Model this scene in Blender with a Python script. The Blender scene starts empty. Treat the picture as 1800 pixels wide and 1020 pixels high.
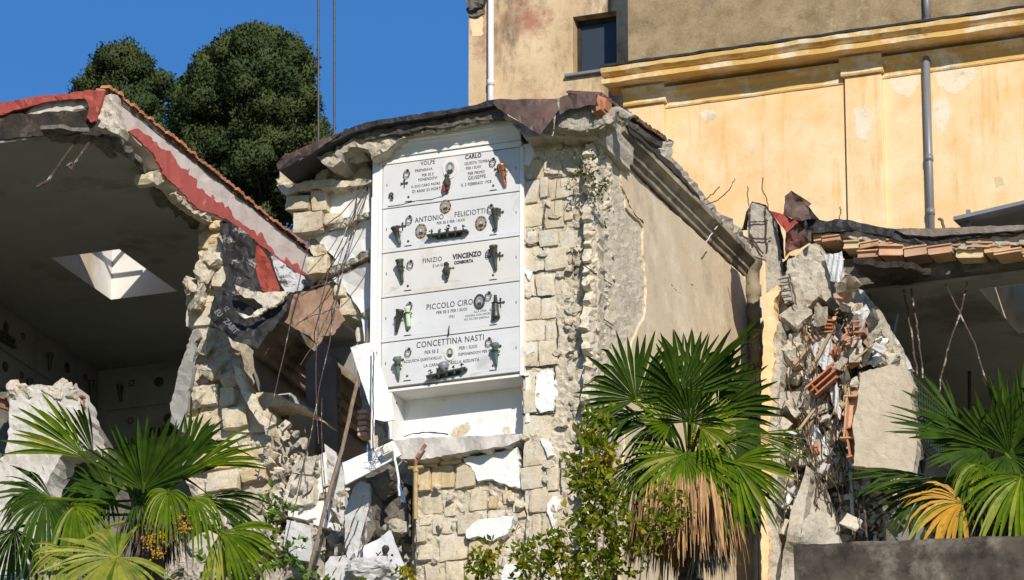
import bpy, bmesh, math, random
from mathutils import Vector as V, Matrix, noise, geometry
sc = bpy.context.scene
COL = sc.collection
R = math.radians
# ------------------------------------------------------------------ camera
FPX = 8700.0
PH, YA = R(19.1), R(21)
FW = V((-math.sin(YA)*math.cos(PH), math.cos(YA)*math.cos(PH), math.sin(PH)))
RT = V((math.cos(YA), math.sin(YA), 0))
UP = RT.cross(FW)
def ray(x, y): return (FW*FPX + RT*(x-900) + UP*(510-y)).normalized()
CAM = -ray(670, 690)*72.5
def atY(x, y, Y): d = ray(x, y); return CAM + d*((Y-CAM.y)/d.y)
def atX(x, y, X): d = ray(x, y); return CAM + d*((X-CAM.x)/d.x)
def atZ(x, y, Z): d = ray(x, y); return CAM + d*((Z-CAM.z)/d.z)
def scl(Y): return FPX/((V((0, Y, 1))-CAM).dot(FW))     # photo pixels per metre
cam = bpy.data.objects.new('camera', bpy.data.cameras.new('camera'))
COL.objects.link(cam)
cam.matrix_world = Matrix(((RT.x, UP.x, -FW.x, CAM.x), (RT.y, UP.y, -FW.y, CAM.y), (RT.z, UP.z, -FW.z, CAM.z), (0, 0, 0, 1)))
cam.data.sensor_width = 36
cam.data.lens = FPX/1800*36
cam.data.clip_end = 5000
cam.data.clip_start = 1
sc.camera = cam
# ------------------------------------------------------------------ light
SUN = V((.64, -1, .64)).normalized()
ELEV = math.asin(SUN.z)
w = bpy.data.worlds.new('World'); sc.world = w; w.use_nodes = True
nt = w.node_tree
sky = nt.nodes.new('ShaderNodeTexSky'); sky.sky_type = 'NISHITA'; sky.sun_disc = False
sky.sun_elevation = ELEV; sky.sun_rotation = math.atan2(SUN.x, SUN.y)
sky.altitude = 0; sky.air_density = 1.0; sky.dust_density = 0.0; sky.ozone_density = 4.5
hs = nt.nodes.new('ShaderNodeHueSaturation'); hs.inputs['Saturation'].default_value = 1.24; hs.inputs['Hue'].default_value = .507; hs.inputs['Value'].default_value = .92
nt.links.new(sky.outputs[0], hs.inputs['Color'])
nt.links.new(hs.outputs[0], nt.nodes['Background'].inputs[0]); nt.nodes['Background'].inputs[1].default_value = 0.105
sl = bpy.data.lights.new('sun', 'SUN'); sl.energy = 4.2; sl.angle = R(.5); sl.color = (1, .92, .80)
so = bpy.data.objects.new('sun', sl); COL.objects.link(so); so.rotation_euler = (-SUN).to_track_quat('-Z', 'Y').to_euler()
so.location = (20, -30, 30)
sc.view_settings.view_transform = 'Standard'; sc.view_settings.look = 'None'
sc.view_settings.exposure = 0.28; sc.view_settings.gamma = 1
# ------------------------------------------------------------------ materials
def mat(name, a, b, s=2.0, c=None, cs=.7, cth=(.52, .6), island=0., bump=.4, bs=25., rough=.9, metal=0., st=(1, 1, 1), fine=.15, fs=70., trans=0., spec=.3, d=None, ds=3., dth=(.6, .66), dst=None, bd=.02, pits=0., ps=9.):
    m = bpy.data.materials.new(name); m.use_nodes = True
    n = m.node_tree.nodes; L = m.node_tree.links.new
    bs_ = n['Principled BSDF']
    geo = n.new('ShaderNodeNewGeometry')
    def nz(scale, detail=6, stretch=None, rg=.62):
        t = n.new('ShaderNodeTexNoise'); t.inputs['Scale'].default_value = scale
        t.inputs['Detail'].default_value = detail; t.inputs['Roughness'].default_value = rg
        if stretch:
            mp = n.new('ShaderNodeMapping'); mp.inputs['Scale'].default_value = stretch
            L(geo.outputs['Position'], mp.inputs[0]); L(mp.outputs[0], t.inputs[0])
        else: L(geo.outputs['Position'], t.inputs[0])
        return t.outputs[0]
    def ramp(src, p0, p1, c0=(0, 0, 0), c1=(1, 1, 1)):
        r = n.new('ShaderNodeValToRGB'); r.color_ramp.elements[0].position = p0; r.color_ramp.elements[1].position = p1
        r.color_ramp.elements[0].color = (*c0, 1); r.color_ramp.elements[1].color = (*c1, 1)
        L(src, r.inputs[0]); return r.outputs[0]
    def mix(f, x, y, typ='MIX'):
        k = n.new('ShaderNodeMix'); k.data_type = 'RGBA'; k.blend_type = typ
        if isinstance(f, (int, float)): k.inputs[0].default_value = f
        else: L(f, k.inputs[0])
        for i, v in ((6, x), (7, y)):
            if isinstance(v, tuple): k.inputs[i].default_value = (*v, 1)
            else: L(v, k.inputs[i])
        return k.outputs[2]
    col = ramp(nz(s, 8, st if st != (1, 1, 1) else None), .33, .68, a, b)
    if c: col = mix(ramp(nz(cs, 7, None, .68), *cth), col, c)
    if d: col = mix(ramp(nz(ds, 8, dst, .7), *dth), col, d)
    if island:
        isl = ramp(geo.outputs['Random Per Island'], 0, 1, (1-island,)*3, (1+island*.6, 1+island*.5, 1+island*.4))
        col = mix(1., col, isl, 'MULTIPLY')
    if pits:
        col = mix(1., col, ramp(nz(ps, 9, None, .75), .34, .47, (1-pits,)*3, (1, 1, 1)), 'MULTIPLY')
    if fine:
        col = mix(1., col, ramp(nz(fs, 3), .3, .7, (1-fine,)*3, (1+fine*.4,)*3), 'MULTIPLY')
    L(col, bs_.inputs['Base Color'])
    bs_.inputs['Roughness'].default_value = rough; bs_.inputs['Metallic'].default_value = metal
    bs_.inputs['Specular IOR Level'].default_value = spec
    if bump:
        b2 = n.new('ShaderNodeBump'); b2.inputs['Strength'].default_value = bump; b2.inputs['Distance'].default_value = bd
        L(nz(bs, 8, None, .7), b2.inputs['Height']); L(b2.outputs[0], bs_.inputs['Normal'])
    if trans:
        tr = n.new('ShaderNodeBsdfTranslucent'); L(mix(1., col, (1.3, 1.35, .6), 'MULTIPLY'), tr.inputs[0])
        ms = n.new('ShaderNodeMixShader'); ms.inputs[0].default_value = trans
        L(bs_.outputs[0], ms.inputs[1]); L(tr.outputs[0], ms.inputs[2]); L(ms.outputs[0], n['Material Output'].inputs[0])
    return m
M = {}
M['tufa'] = mat('tufa_stone', (.54, .45, .31), (.69, .60, .45), 3., (.67, .62, .52), 1.8, (.47, .60), .10, .7, 22, d=(.36, .30, .20), ds=5, dth=(.60, .72), pits=.35, ps=11)
M['ochre'] = mat('ochre_tufa', (.58, .44, .25), (.70, .56, .36), 4., None, island=.14, bump=.6, pits=.3, ps=11)
M['mortar'] = mat('old_mortar', (.54, .47, .36), (.70, .63, .50), 5., (.34, .29, .22), 2.2, (.55, .65), 0, .9, 18, bd=.04, pits=.5, ps=10)
M['concrete'] = mat('broken_concrete', (.42, .38, .31), (.58, .53, .44), 4., (.34, .29, .22), 1.5, (.55, .66), .12, .8, 20, bd=.035, pits=.45, ps=10)
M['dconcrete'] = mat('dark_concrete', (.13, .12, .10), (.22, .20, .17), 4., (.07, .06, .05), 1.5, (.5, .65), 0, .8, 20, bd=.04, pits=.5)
M['plaster'] = mat('white_plaster', (.72, .71, .68), (.82, .82, .80), 2., (.60, .56, .48), 1.4, (.6, .68), 0, .25, 20, fine=.06)
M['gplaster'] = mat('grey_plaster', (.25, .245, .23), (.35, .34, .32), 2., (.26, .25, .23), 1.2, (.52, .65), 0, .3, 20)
M['marble'] = mat('white_marble', (.57, .575, .58), (.65, .655, .665), 1.2, (.48, .47, .45), 1.0, (.60, .70), .03, .05, 40, rough=.45, fine=.03, spec=.4, d=(.42, .43, .45), ds=2.2, dth=(.60, .68), dst=(1, 1, 2.5))
M['tmarble'] = mat('stained_marble', (.57, .56, .535), (.65, .635, .61), 1.2, (.54, .45, .33), .9, (.52, .66), .03, .05, 40, rough=.5, fine=.03, d=(.43, .41, .37), ds=2.2, dth=(.60, .68), dst=(1, 1, 2.5))
M['wpaint'] = mat('white_painted_metal', (.78, .78, .77), (.84, .84, .84), 3., (.60, .57, .52), 2., (.64, .7), 0, .05, 30, rough=.5, fine=.05)
M['side'] = mat('ochre_side_plaster', (.65, .525, .35), (.74, .615, .435), .9, (.80, .70, .54), .9, (.52, .66), 0, .25, 14, fine=.10, fs=30, pits=.12, ps=3, d=(.46, .385, .28), ds=1.0, dth=(.56, .74))
M['stripped'] = mat('stripped_render', (.66, .57, .43), (.78, .69, .54), 5., (.60, .52, .40), 1.6, (.52, .64), 0, .8, 20, bd=.03, pits=.5, ps=9, d=(.74, .63, .45), ds=1.1, dth=(.58, .64))
M['cornice'] = mat('weathered_cornice', (.30, .25, .17), (.52, .45, .33), 2., (.13, .11, .08), 1.0, (.48, .66), 0, .4, 14, st=(3, .8, 3))
M['membrane'] = mat('black_roof_membrane', (.016, .016, .018), (.045, .044, .044), 4., None, bump=.4, rough=.55, fine=.2)
M['flaked'] = mat('flaking_membrane', (.02, .02, .022), (.05, .05, .05), 3., (.42, .42, .42), 4.5, (.56, .64), 0, .5, 15, st=(1, 1, .6), rough=.6)
M['rust'] = mat('rusty_brown_sheet', (.075, .05, .042), (.15, .095, .075), 3., (.20, .06, .045), 1.6, (.56, .68), 0, .2, 12, rough=.6)
M['tansheet'] = mat('weathered_tan_sheet', (.21, .13, .085), (.33, .215, .145), 2.5, (.14, .10, .08), 1.5, (.54, .66), 0, .2, 12, rough=.7)
M['redsheet'] = mat('red_painted_sheet', (.30, .055, .04), (.40, .085, .06), 3., (.12, .04, .035), 1.4, (.56, .68), 0, .2, 12, rough=.6)
M['redpaint'] = mat('red_wall_paint', (.42, .085, .07), (.52, .13, .11), 3., (.55, .40, .36), 3., (.64, .7), 0, .3, 20, st=(1, 1.5, .5), dst=(1, 1, .3), d=(.60, .48, .43), ds=5, dth=(.66, .7))
M['pink'] = mat('pink_worn_plaster', (.60, .51, .45), (.70, .62, .56), 1.6, (.48, .41, .35), 1.3, (.54, .68), 0, .3, 16, st=(1, 2, .6), d=(.34, .29, .25), ds=2, dth=(.66, .72))
M['tile'] = mat('terracotta_tile', (.42, .17, .09), (.60, .29, .16), 4., (.20, .10, .07), 2., (.56, .64), .3, .4, 25)
M['dtile'] = mat('dark_roof_tile', (.14, .075, .06), (.26, .14, .11), 4., (.07, .05, .05), 2., (.55, .64), .3, .4, 25)
M['hollow'] = mat('hollow_clay_tile', (.50, .29, .18), (.64, .42, .27), 3., (.62, .46, .24), 1.4, (.52, .6), .25, .3, 25)
M['yellow'] = mat('yellow_wall_paint', (.75, .475, .225), (.81, .55, .29), .6, (.82, .66, .43), 1.4, (.38, .74), 0, .2, 10, st=(1.6, 1, .5), fine=.05, d=(.66, .40, .15), ds=1.6, dth=(.54, .74), dst=(2.6, 1, .25), pits=.12, ps=2.5)
M['deepyellow'] = mat('deep_yellow_paint', (.62, .39, .12), (.74, .50, .19), 1.6, (.78, .66, .46), 1.6, (.50, .62), 0, .2, 10, st=(.6, 1, 2), d=(.10, .085, .06), ds=.9, dth=(.63, .72), dst=(.7, 1, 2.5))
M['tanwall'] = mat('tan_weathered_render', (.24, .175, .095), (.37, .28, .165), 2.6, (.56, .47, .34), .9, (.58, .70), 0, .35, 12, fine=.18, fs=25, d=(.17, .125, .08), ds=1.1, dth=(.54, .74), pits=.25, ps=4)
M['pale'] = mat('pale_weathered_render', (.52, .37, .21), (.68, .53, .34), 1.1, (.40, .20, .13), .7, (.55, .68), 0, .3, 12, st=(1.4, 1, .5), pits=.3, ps=3, d=(.20, .15, .10), ds=.9, dth=(.53, .66), dst=(1.6, 1, .55))
M['glass'] = mat('dark_window_glass', (.028, .038, .055), (.04, .052, .075), .8, bump=.03, bs=3, rough=.25, fine=0, spec=.3)
M['dark'] = mat('dark_iron', (.02, .02, .02), (.06, .058, .05), 20., None, bump=.2, rough=.5, fine=0)
M['bronze'] = mat('bronze', (.05, .05, .04), (.11, .10, .075), 12., (.10, .13, .10), 8, (.5, .6), 0, .2, 40, rough=.4, metal=.5, fine=0)
M['verdigris'] = mat('green_bronze', (.07, .10, .075), (.15, .20, .155), 12., None, bump=.2, rough=.6, fine=0)
M['copper'] = mat('bright_copper', (.55, .22, .09), (.80, .40, .20), 10., (.12, .06, .04), 9, (.55, .6), 0, .2, 30, rough=.3, metal=.8, fine=0)
M['letter'] = mat('lead_letters', (.03, .03, .035), (.07, .07, .075), 20, bump=0, fine=0, rough=.5)
M['gletter'] = mat('faded_lead_letters', (.12, .12, .13), (.25, .25, .26), 20, bump=0, fine=0, rough=.5)
M['cream'] = mat('cream_ceramic', (.62, .60, .52), (.72, .70, .63), 5, bump=.05, rough=.3, fine=0)
M['gold'] = mat('gilt_frame', (.36, .22, .07), (.50, .33, .12), 15, bump=.1, rough=.4, metal=.3, fine=0)
M['photo'] = mat('grey_photo', (.20, .23, .25), (.32, .36, .38), 10, bump=0, rough=.2, fine=0)
M['skin'] = mat('portrait_skin', (.50, .33, .25), (.58, .40, .31), 20, bump=0, rough=.3, fine=0)
M['gskin'] = mat('grey_portrait_skin', (.42, .42, .40), (.52, .52, .50), 20, bump=0, rough=.3, fine=0)
M['blue'] = mat('blue_cable', (.04, .16, .42), (.06, .22, .5), 20, bump=0, fine=0)
M['redplastic'] = mat('red_plastic', (.30, .03, .03), (.4, .05, .05), 20, bump=0, fine=0)
M['palegreen'] = mat('pale_green_plastic', (.50, .66, .44), (.6, .74, .52), 20, bump=0, fine=0)
M['rebar'] = mat('rusty_rebar', (.05, .035, .028), (.13, .088, .065), 18., (.45, .40, .34), 6, (.56, .62), 0, .4, 60, rough=.8)
M['wood'] = mat('grey_brown_wood', (.14, .10, .07), (.28, .21, .15), 3., None, bump=.4, st=(8, 8, .6))
M['ironrust'] = mat('orange_rusty_iron', (.20, .085, .045), (.36, .18, .11), 8., (.5, .42, .36), 4, (.58, .64), 0, .4, 40)
M['pipe'] = mat('grey_metal_pipe', (.19, .195, .21), (.27, .275, .29), 2., None, bump=.05, rough=.45, metal=.2, st=(1, 1, .3))
M['wpipe'] = mat('white_plastic_pipe', (.66, .66, .68), (.74, .74, .76), 2., None, bump=0, rough=.35)
M['clay'] = mat('mossy_clay_pipe', (.25, .20, .13), (.42, .35, .24), 4., (.12, .10, .07), 2., (.5, .62), 0, .5, 20)
M['ceiling'] = mat('painted_ceiling', (.29, .285, .265), (.335, .33, .31), 1.5, (.19, .175, .15), .5, (.53, .64), 0, .1, 12, fine=.04)
M['shaft'] = mat('skylight_plaster', (.66, .65, .61), (.72, .71, .67), 2., (.56, .46, .31), .9, (.52, .66), 0, .1, 12, fine=.04)
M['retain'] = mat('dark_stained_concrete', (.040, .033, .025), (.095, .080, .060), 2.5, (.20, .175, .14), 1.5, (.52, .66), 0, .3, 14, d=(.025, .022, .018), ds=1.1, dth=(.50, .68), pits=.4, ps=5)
M['whitesheet'] = mat('white_corrugated_sheet', (.46, .47, .49), (.60, .61, .63), 2., (.34, .31, .27), 1.8, (.58, .68), .1, .1, 20, rough=.55)
M['timber'] = mat('splintered_wood', (.36, .25, .14), (.52, .38, .23), 6., None, island=.3, bump=.4, st=(1, 1, .4))
M['dust'] = mat('dusty_white_stone', (.56, .50, .40), (.72, .66, .55), 4., (.42, .36, .28), 2., (.54, .64), .2, .8, 18, bd=.04, pits=.4)
M['pinkbrick'] = mat('pale_red_brick', (.55, .32, .24), (.66, .42, .32), 8., None, island=.2, bump=.5)
M['bark'] = mat('tree_bark', (.07, .05, .035), (.14, .105, .075), 8., None, bump=.8, bs=10, st=(3, 3, .5))
M['cypress'] = mat('dark_conifer_leaf', (.046, .072, .030), (.075, .108, .040), 1.1, (.115, .130, .042), .7, (.48, .66), .10, 0, rough=.7, fine=0, trans=.3, spec=.15)
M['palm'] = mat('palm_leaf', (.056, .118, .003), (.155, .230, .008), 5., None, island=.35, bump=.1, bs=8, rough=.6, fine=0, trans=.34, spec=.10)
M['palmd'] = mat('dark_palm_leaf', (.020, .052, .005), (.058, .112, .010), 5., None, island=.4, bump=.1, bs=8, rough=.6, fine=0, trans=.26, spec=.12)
M['palmy'] = mat('yellowing_palm_leaf', (.17, .22, .02), (.34, .33, .045), 5., (.12, .19, .02), 4., (.5, .6), .25, .1, 8, rough=.5, fine=0, trans=.3)
M['palmo'] = mat('orange_dying_palm_leaf', (.46, .24, .025), (.60, .36, .04), 5., (.30, .14, .03), 5., (.55, .62), .25, .1, 8, rough=.55, fine=0, trans=.25)
M['deadpalm'] = mat('dead_palm_leaf', (.34, .19, .08), (.51, .32, .155), 6., None, island=.4, bump=.2, rough=.8)
M['greydead'] = mat('grey_dead_palm_leaf', (.22, .21, .19), (.36, .34, .31), 6., None, island=.4, bump=.2, rough=.8)
M['fruit'] = mat('orange_palm_fruit', (.42, .22, .02), (.58, .34, .04), 9., None, island=.35, bump=0, rough=.4, fine=0)
M['leaf'] = mat('yellow_green_leaf', (.11, .17, .010), (.26, .29, .02), 6., (.48, .38, .03), 2.2, (.54, .62), .3, 0, rough=.5, fine=0, trans=.45, spec=.15)
M['ivy'] = mat('fresh_green_leaf', (.07, .16, .02), (.15, .26, .035), 6., None, island=.3, bump=0, rough=.45, fine=0, trans=.3)
M['capleaf'] = mat('dull_green_leaf', (.045, .085, .018), (.10, .15, .035), 6., None, island=.3, bump=0, rough=.5, fine=0, trans=.25)
M['twig'] = mat('dry_twig', (.10, .07, .05), (.2, .15, .1), 8, bump=0, fine=0)
M['rustwhite'] = mat('rust_stained_white_paint', (.50, .44, .37), (.66, .61, .54), 3., (.26, .12, .06), 2.4, (.50, .60), 0, .3, 20)
M['ledge'] = mat('rust_stained_ledge', (.40, .37, .33), (.58, .55, .50), 3., (.22, .10, .05), 1.3, (.56, .66), 0, .5, 20)
M['felt'] = mat('weathered_roof_felt', (.16, .13, .11), (.27, .23, .19), 4., None, bump=.4)
M['rubmix'] = mat('mixed_rubble', (.22, .18, .13), (.48, .43, .35), 6., (.10, .08, .06), 3., (.48, .6), 0, 1., 14, bd=.06)
M['tanslab'] = mat('tan_concrete_slab', (.47, .40, .30), (.58, .51, .40), 2., (.42, .34, .22), 2., (.55, .68), 0, .5, 30)
M['flakelight'] = mat('pale_flaking_sheet', (.42, .42, .44), (.56, .56, .58), 3., (.04, .04, .045), 3., (.54, .62), 0, .5, 15)
M['brass'] = mat('yellow_brass_pipe', (.36, .26, .10), (.50, .38, .17), 8., (.26, .15, .07), 5, (.58, .64), 0, .2, 40, rough=.5)
M['gwhite'] = mat('grey_white_plaster', (.50, .50, .49), (.64, .63, .61), 2., (.40, .39, .37), 1.6, (.52, .66), 0, .4, 20)
M['plastermix'] = mat('stained_white_plaster', (.46, .42, .36), (.62, .59, .54), 1.8, (.40, .36, .30), 1.6, (.52, .62), 0, .5, 18)
M['brownshade'] = mat('dark_brown_and_eave_shade', (.018, .015, .012), (.06, .048, .035), 3., (.12, .09, .065), 2., (.56, .66), 0, .6, 16)  # dark brown parts; also serves as painted shade under the left eave
M['palepaint'] = mat('peeled_pale_render', (.72, .60, .42), (.80, .70, .54), 3., (.55, .48, .38), 2., (.56, .66), 0, .3, 16)
M['soil'] = mat('hill_soil', (.09, .085, .045), (.17, .15, .09), .3, (.06, .09, .03), .1, (.48, .6), 0, .5, 3)
# ------------------------------------------------------------------ scene tree helpers
ORG = {}
def T(o, label, cat, group=None):
    o['label'] = label; o['category'] = cat
    if group: o['group'] = group
    return o
def root(name, loc, label, cat, group=None):
    o = bpy.data.objects.new(name, None); COL.objects.link(o); o.location = loc; o.empty_display_size = .3
    ORG[o.name] = V(loc); return T(o, label, cat, group)
def obj(name, bm, m, parent=None, smooth=False, label=None):
    if isinstance(m, str): m = [m]
    if parent: org = ORG[parent.name]
    else:
        xs = [v.co for v in bm.verts]
        lo = V([min(c[i] for c in xs) for i in range(3)]); hi = V([max(c[i] for c in xs) for i in range(3)])
        org = V(((lo.x+hi.x)/2, (lo.y+hi.y)/2, lo.z))
    bmesh.ops.translate(bm, verts=bm.verts[:], vec=-org)
    me = bpy.data.meshes.new(name); bm.to_mesh(me); bm.free()
    for k in m: me.materials.append(M[k])
    if smooth: me.polygons.foreach_set('use_smooth', [True]*len(me.polygons))
    o = bpy.data.objects.new(name, me); COL.objects.link(o)
    if parent: o.parent = parent
    else: o.location = org
    ORG[o.name] = org
    if label: o['label'] = label
    return o
def one(name, bm, m, label, cat, group=None, smooth=False): return T(obj(name, bm, m, None, smooth), label, cat, group)
def B(): return bmesh.new()
# ------------------------------------------------------------------ geometry helpers
class Pl:
    def __init__(s, p, n):
        s.p = V(p); s.n = V(n).normalized(); a = V((0, 0, 1)) if abs(s.n.z) < .9 else V((0, 1, 0))
        s.u = a.cross(s.n).normalized(); s.v = s.n.cross(s.u)
    def hit(s, x, y): d = ray(x, y); return CAM + d*((s.p-CAM).dot(s.n)/d.dot(s.n))
    def uv(s, x, y): q = s.hit(x, y)-s.p; return (q.dot(s.u), q.dot(s.v))
    def at(s, a, b, h=0): return s.p + s.u*a + s.v*b + s.n*h
def PY(Y): return Pl((0, Y, 0), (0, -1, 0))
def PX(X): return Pl((X, 0, 0), (1, 0, 0))
def PZ(Z): return Pl((0, 0, Z), (0, 0, -1))
def setmi(bm, n0, mi):
    if mi:
        bm.faces.ensure_lookup_table()
        for f in bm.faces[n0:]: f.material_index = mi
def box(bm, lo, hi, mi=0, bev=0):
    n0 = len(bm.faces); x0, y0, z0 = lo; x1, y1, z1 = hi
    vs = [bm.verts.new(c) for c in ((x0, y0, z0), (x1, y0, z0), (x1, y1, z0), (x0, y1, z0), (x0, y0, z1), (x1, y0, z1), (x1, y1, z1), (x0, y1, z1))]
    fs = [bm.faces.new([vs[i] for i in q]) for q in ((3, 2, 1, 0), (4, 5, 6, 7), (0, 1, 5, 4), (1, 2, 6, 5), (2, 3, 7, 6), (3, 0, 4, 7))]
    if bev:
        es = list({e for f in fs for e in f.edges}); bmesh.ops.bevel(bm, geom=es, offset=bev, segments=1, affect='EDGES')
    setmi(bm, n0, mi)
def obox(bm, c, ax, ay, az, mi=0):      # box from centre and three half-axis vectors
    n0 = len(bm.faces); c = V(c)
    vs = [bm.verts.new(c+ax*i+ay*j+az*k) for k in (-1, 1) for i, j in ((-1, -1), (1, -1), (1, 1), (-1, 1))]
    for q in ((3, 2, 1, 0), (4, 5, 6, 7), (0, 1, 5, 4), (1, 2, 6, 5), (2, 3, 7, 6), (3, 0, 4, 7)): bm.faces.new([vs[i] for i in q])
    setmi(bm, n0, mi)
def tube(bm, pts, r, seg=6, mi=0, closed=False, r2=None):
    n0 = len(bm.faces); pts = [V(p) for p in pts]; n = len(pts); rings = []
    for i, p in enumerate(pts):
        a = pts[(i-1) % n] if (i or closed) else p; b = pts[(i+1) % n] if (i < n-1 or closed) else p
        t = (b-a).normalized(); s = V((0, 0, 1)) if abs(t.z) < .9 else V((1, 0, 0))
        x = t.cross(s).normalized(); y = t.cross(x); rr = r if r2 is None else r+(r2-r)*i/(n-1)
        rings.append([bm.verts.new(p+(x*math.cos(k*2*math.pi/seg)+y*math.sin(k*2*math.pi/seg))*rr) for k in range(seg)])
    for i in range(n if closed else n-1):
        A, Bq = rings[i], rings[(i+1) % n]
        for k in range(seg): bm.faces.new((A[k], Bq[k], Bq[(k+1) % seg], A[(k+1) % seg]))
    if not closed: bm.faces.new(rings[0]); bm.faces.new(rings[-1][::-1])
    setmi(bm, n0, mi)
def wob(pts, amp, rng, sub=4):          # subdivide a polyline and let it wander
    out = []
    for a, b in zip(pts, pts[1:]):
        for k in range(sub):
            q = V(a).lerp(V(b), k/sub)
            out.append(q+V([rng.uniform(-amp, amp) for _ in range(3)]) if k else V(a))
    return out+[V(pts[-1])]
def lathe(bm, p, ax, prof, seg=12, mi=0):
    n0 = len(bm.faces); ax = V(ax).normalized(); s = V((0, 1, 0)) if abs(ax.y) < .9 else V((1, 0, 0))
    x = ax.cross(s).normalized(); y = ax.cross(x); rings = []
    for r, h in prof: rings.append([bm.verts.new(V(p)+ax*h+(x*math.cos(k*2*math.pi/seg)+y*math.sin(k*2*math.pi/seg))*max(r, .001)) for k in range(seg)])
    for A, C in zip(rings, rings[1:]):
        for k in range(seg): bm.faces.new((A[k], A[(k+1) % seg], C[(k+1) % seg], C[k]))
    bm.faces.new(rings[0][::-1]); bm.faces.new(rings[-1]); setmi(bm, n0, mi)
def inside(x, y, P):
    c = False; j = len(P)-1
    for i in range(len(P)):
        if (P[i][1] > y) != (P[j][1] > y) and x < (P[j][0]-P[i][0])*(y-P[i][1])/(P[j][1]-P[i][1])+P[i][0]: c = not c
        j = i
    return c
def jag(P, amp, step, rng):
    out = []
    for i in range(len(P)):
        a, b = V(P[i]), V(P[(i+1) % len(P)]); d = b-a; L = d.length; n = max(1, int(L/step)); nn = V((-d.y, d.x)).normalized() if L else V((0, 0))
        w = rng.uniform(-1, 1)
        for k in range(n):
            w = .5*w+rng.uniform(-.8, .8)
            o = amp*w if k else 0
            out.append(a+d*(k/n)+nn*o)
    return out
def plate(pts, pl=None, Y=0., thick=.1, amp=2., step=9., disp=.01, ds=3., grid=12., seed=1, tdir=None, bm=None, n=None, rough=.25, mi=0, hf=None):
    """solid piece whose outline is given by photo pixels on a plane (or with its own Y per corner)"""
    rng = random.Random(seed); bm = bm or B(); n0 = len(bm.faces)
    P = [(p[0], -p[1]) for p in pts]
    if sum(P[i][0]*P[(i+1) % len(P)][1]-P[(i+1) % len(P)][0]*P[i][1] for i in range(len(P))) < 0: P = P[::-1]; pts = pts[::-1]
    Ys = [(p[0], -p[1], p[2] if len(p) > 2 else Y) for p in pts]
    loop = jag(P, amp, step, rng) if amp else [V(p) for p in P]
    if amp == 0 and step:
        loop = jag(P, 0, step, rng)
    N = len(loop); vs = [V((p[0], p[1])) for p in loop]
    xs = [p[0] for p in loop]; ys = [p[1] for p in loop]
    if grid:
        y = min(ys)
        while y < max(ys):
            x = min(xs)
            while x < max(xs):
                q = V((x+rng.uniform(-.35, .35)*grid, y+rng.uniform(-.35, .35)*grid))
                if inside(q.x, q.y, loop) and min((q-p).length_squared for p in loop) > (grid*.35)**2: vs.append(q)
                x += grid
            y += grid
    res = geometry.delaunay_2d_cdt(vs, [(i, (i+1) % N) for i in range(N)], [list(range(N))], 1, 1e-5)
    nn = V(n) if n else (pl.n if pl else V((0, -1, 0)))
    td = V(tdir).normalized() if tdir else -nn
    off = V((seed*3.7, seed*1.3, 0))
    def w3(q):
        if pl: p = pl.hit(q[0], -q[1])
        else:
            if len(Ys) and any(abs(a[2]-Ys[0][2]) > 1e-6 for a in Ys):
                ws = [1/((q[0]-a[0])**2+(q[1]-a[1])**2+1)for a in Ys]; yy = sum(a[2]*k for a, k in zip(Ys, ws))/sum(ws)
            else: yy = Ys[0][2]
            p = atY(q[0], -q[1], yy)
        h = disp*(.55*noise.fractal(p*ds+off, 1., 2., 3)+.5*noise.fractal(p*ds*4.3+off, .7, 2.1, 3)+rng.uniform(-.22, .22)) if disp else 0
        if hf: h += hf(q[0], -q[1])
        return p+nn*h
    F = []; fv = []
    for q in res[0]: fv.append(bm.verts.new(w3(q)))
    for f in res[2]:
        try: F.append(bm.faces.new([fv[i] for i in f]))
        except ValueError: pass
    bv = {}
    def back(v):
        if v not in bv:
            j = V([rng.uniform(-1, 1) for _ in range(3)])*min(thick, .12)*rough if thick > .04 else V((0, 0, 0))
            mid = bm.verts.new(v.co+td*thick*rng.uniform(.3, .6)+j) if thick > .04 else None
            bv[v] = (mid, bm.verts.new(v.co+td*thick+j*.5))
        return bv[v]
    for f in F:
        for l in f.loops:
            if len(l.edge.link_faces) == 1 and l.edge.link_faces[0] is f:
                a, b = l.vert, l.link_loop_next.vert; ma, ba = back(a); mb, bb = back(b)
                if ma: bm.faces.new((b, a, ma, mb)); bm.faces.new((mb, ma, ba, bb))
                else: bm.faces.new((b, a, ba, bb))
    for f in F:
        try: bm.faces.new([back(v)[1] if (v in bv) else back(v)[1] for v in reversed(list(f.verts))])
        except ValueError: pass
    loose = [v for v in bm.verts if not v.link_faces]
    if loose: bmesh.ops.delete(bm, geom=loose, context='VERTS')
    setmi(bm, n0, mi)
    return bm
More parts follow.
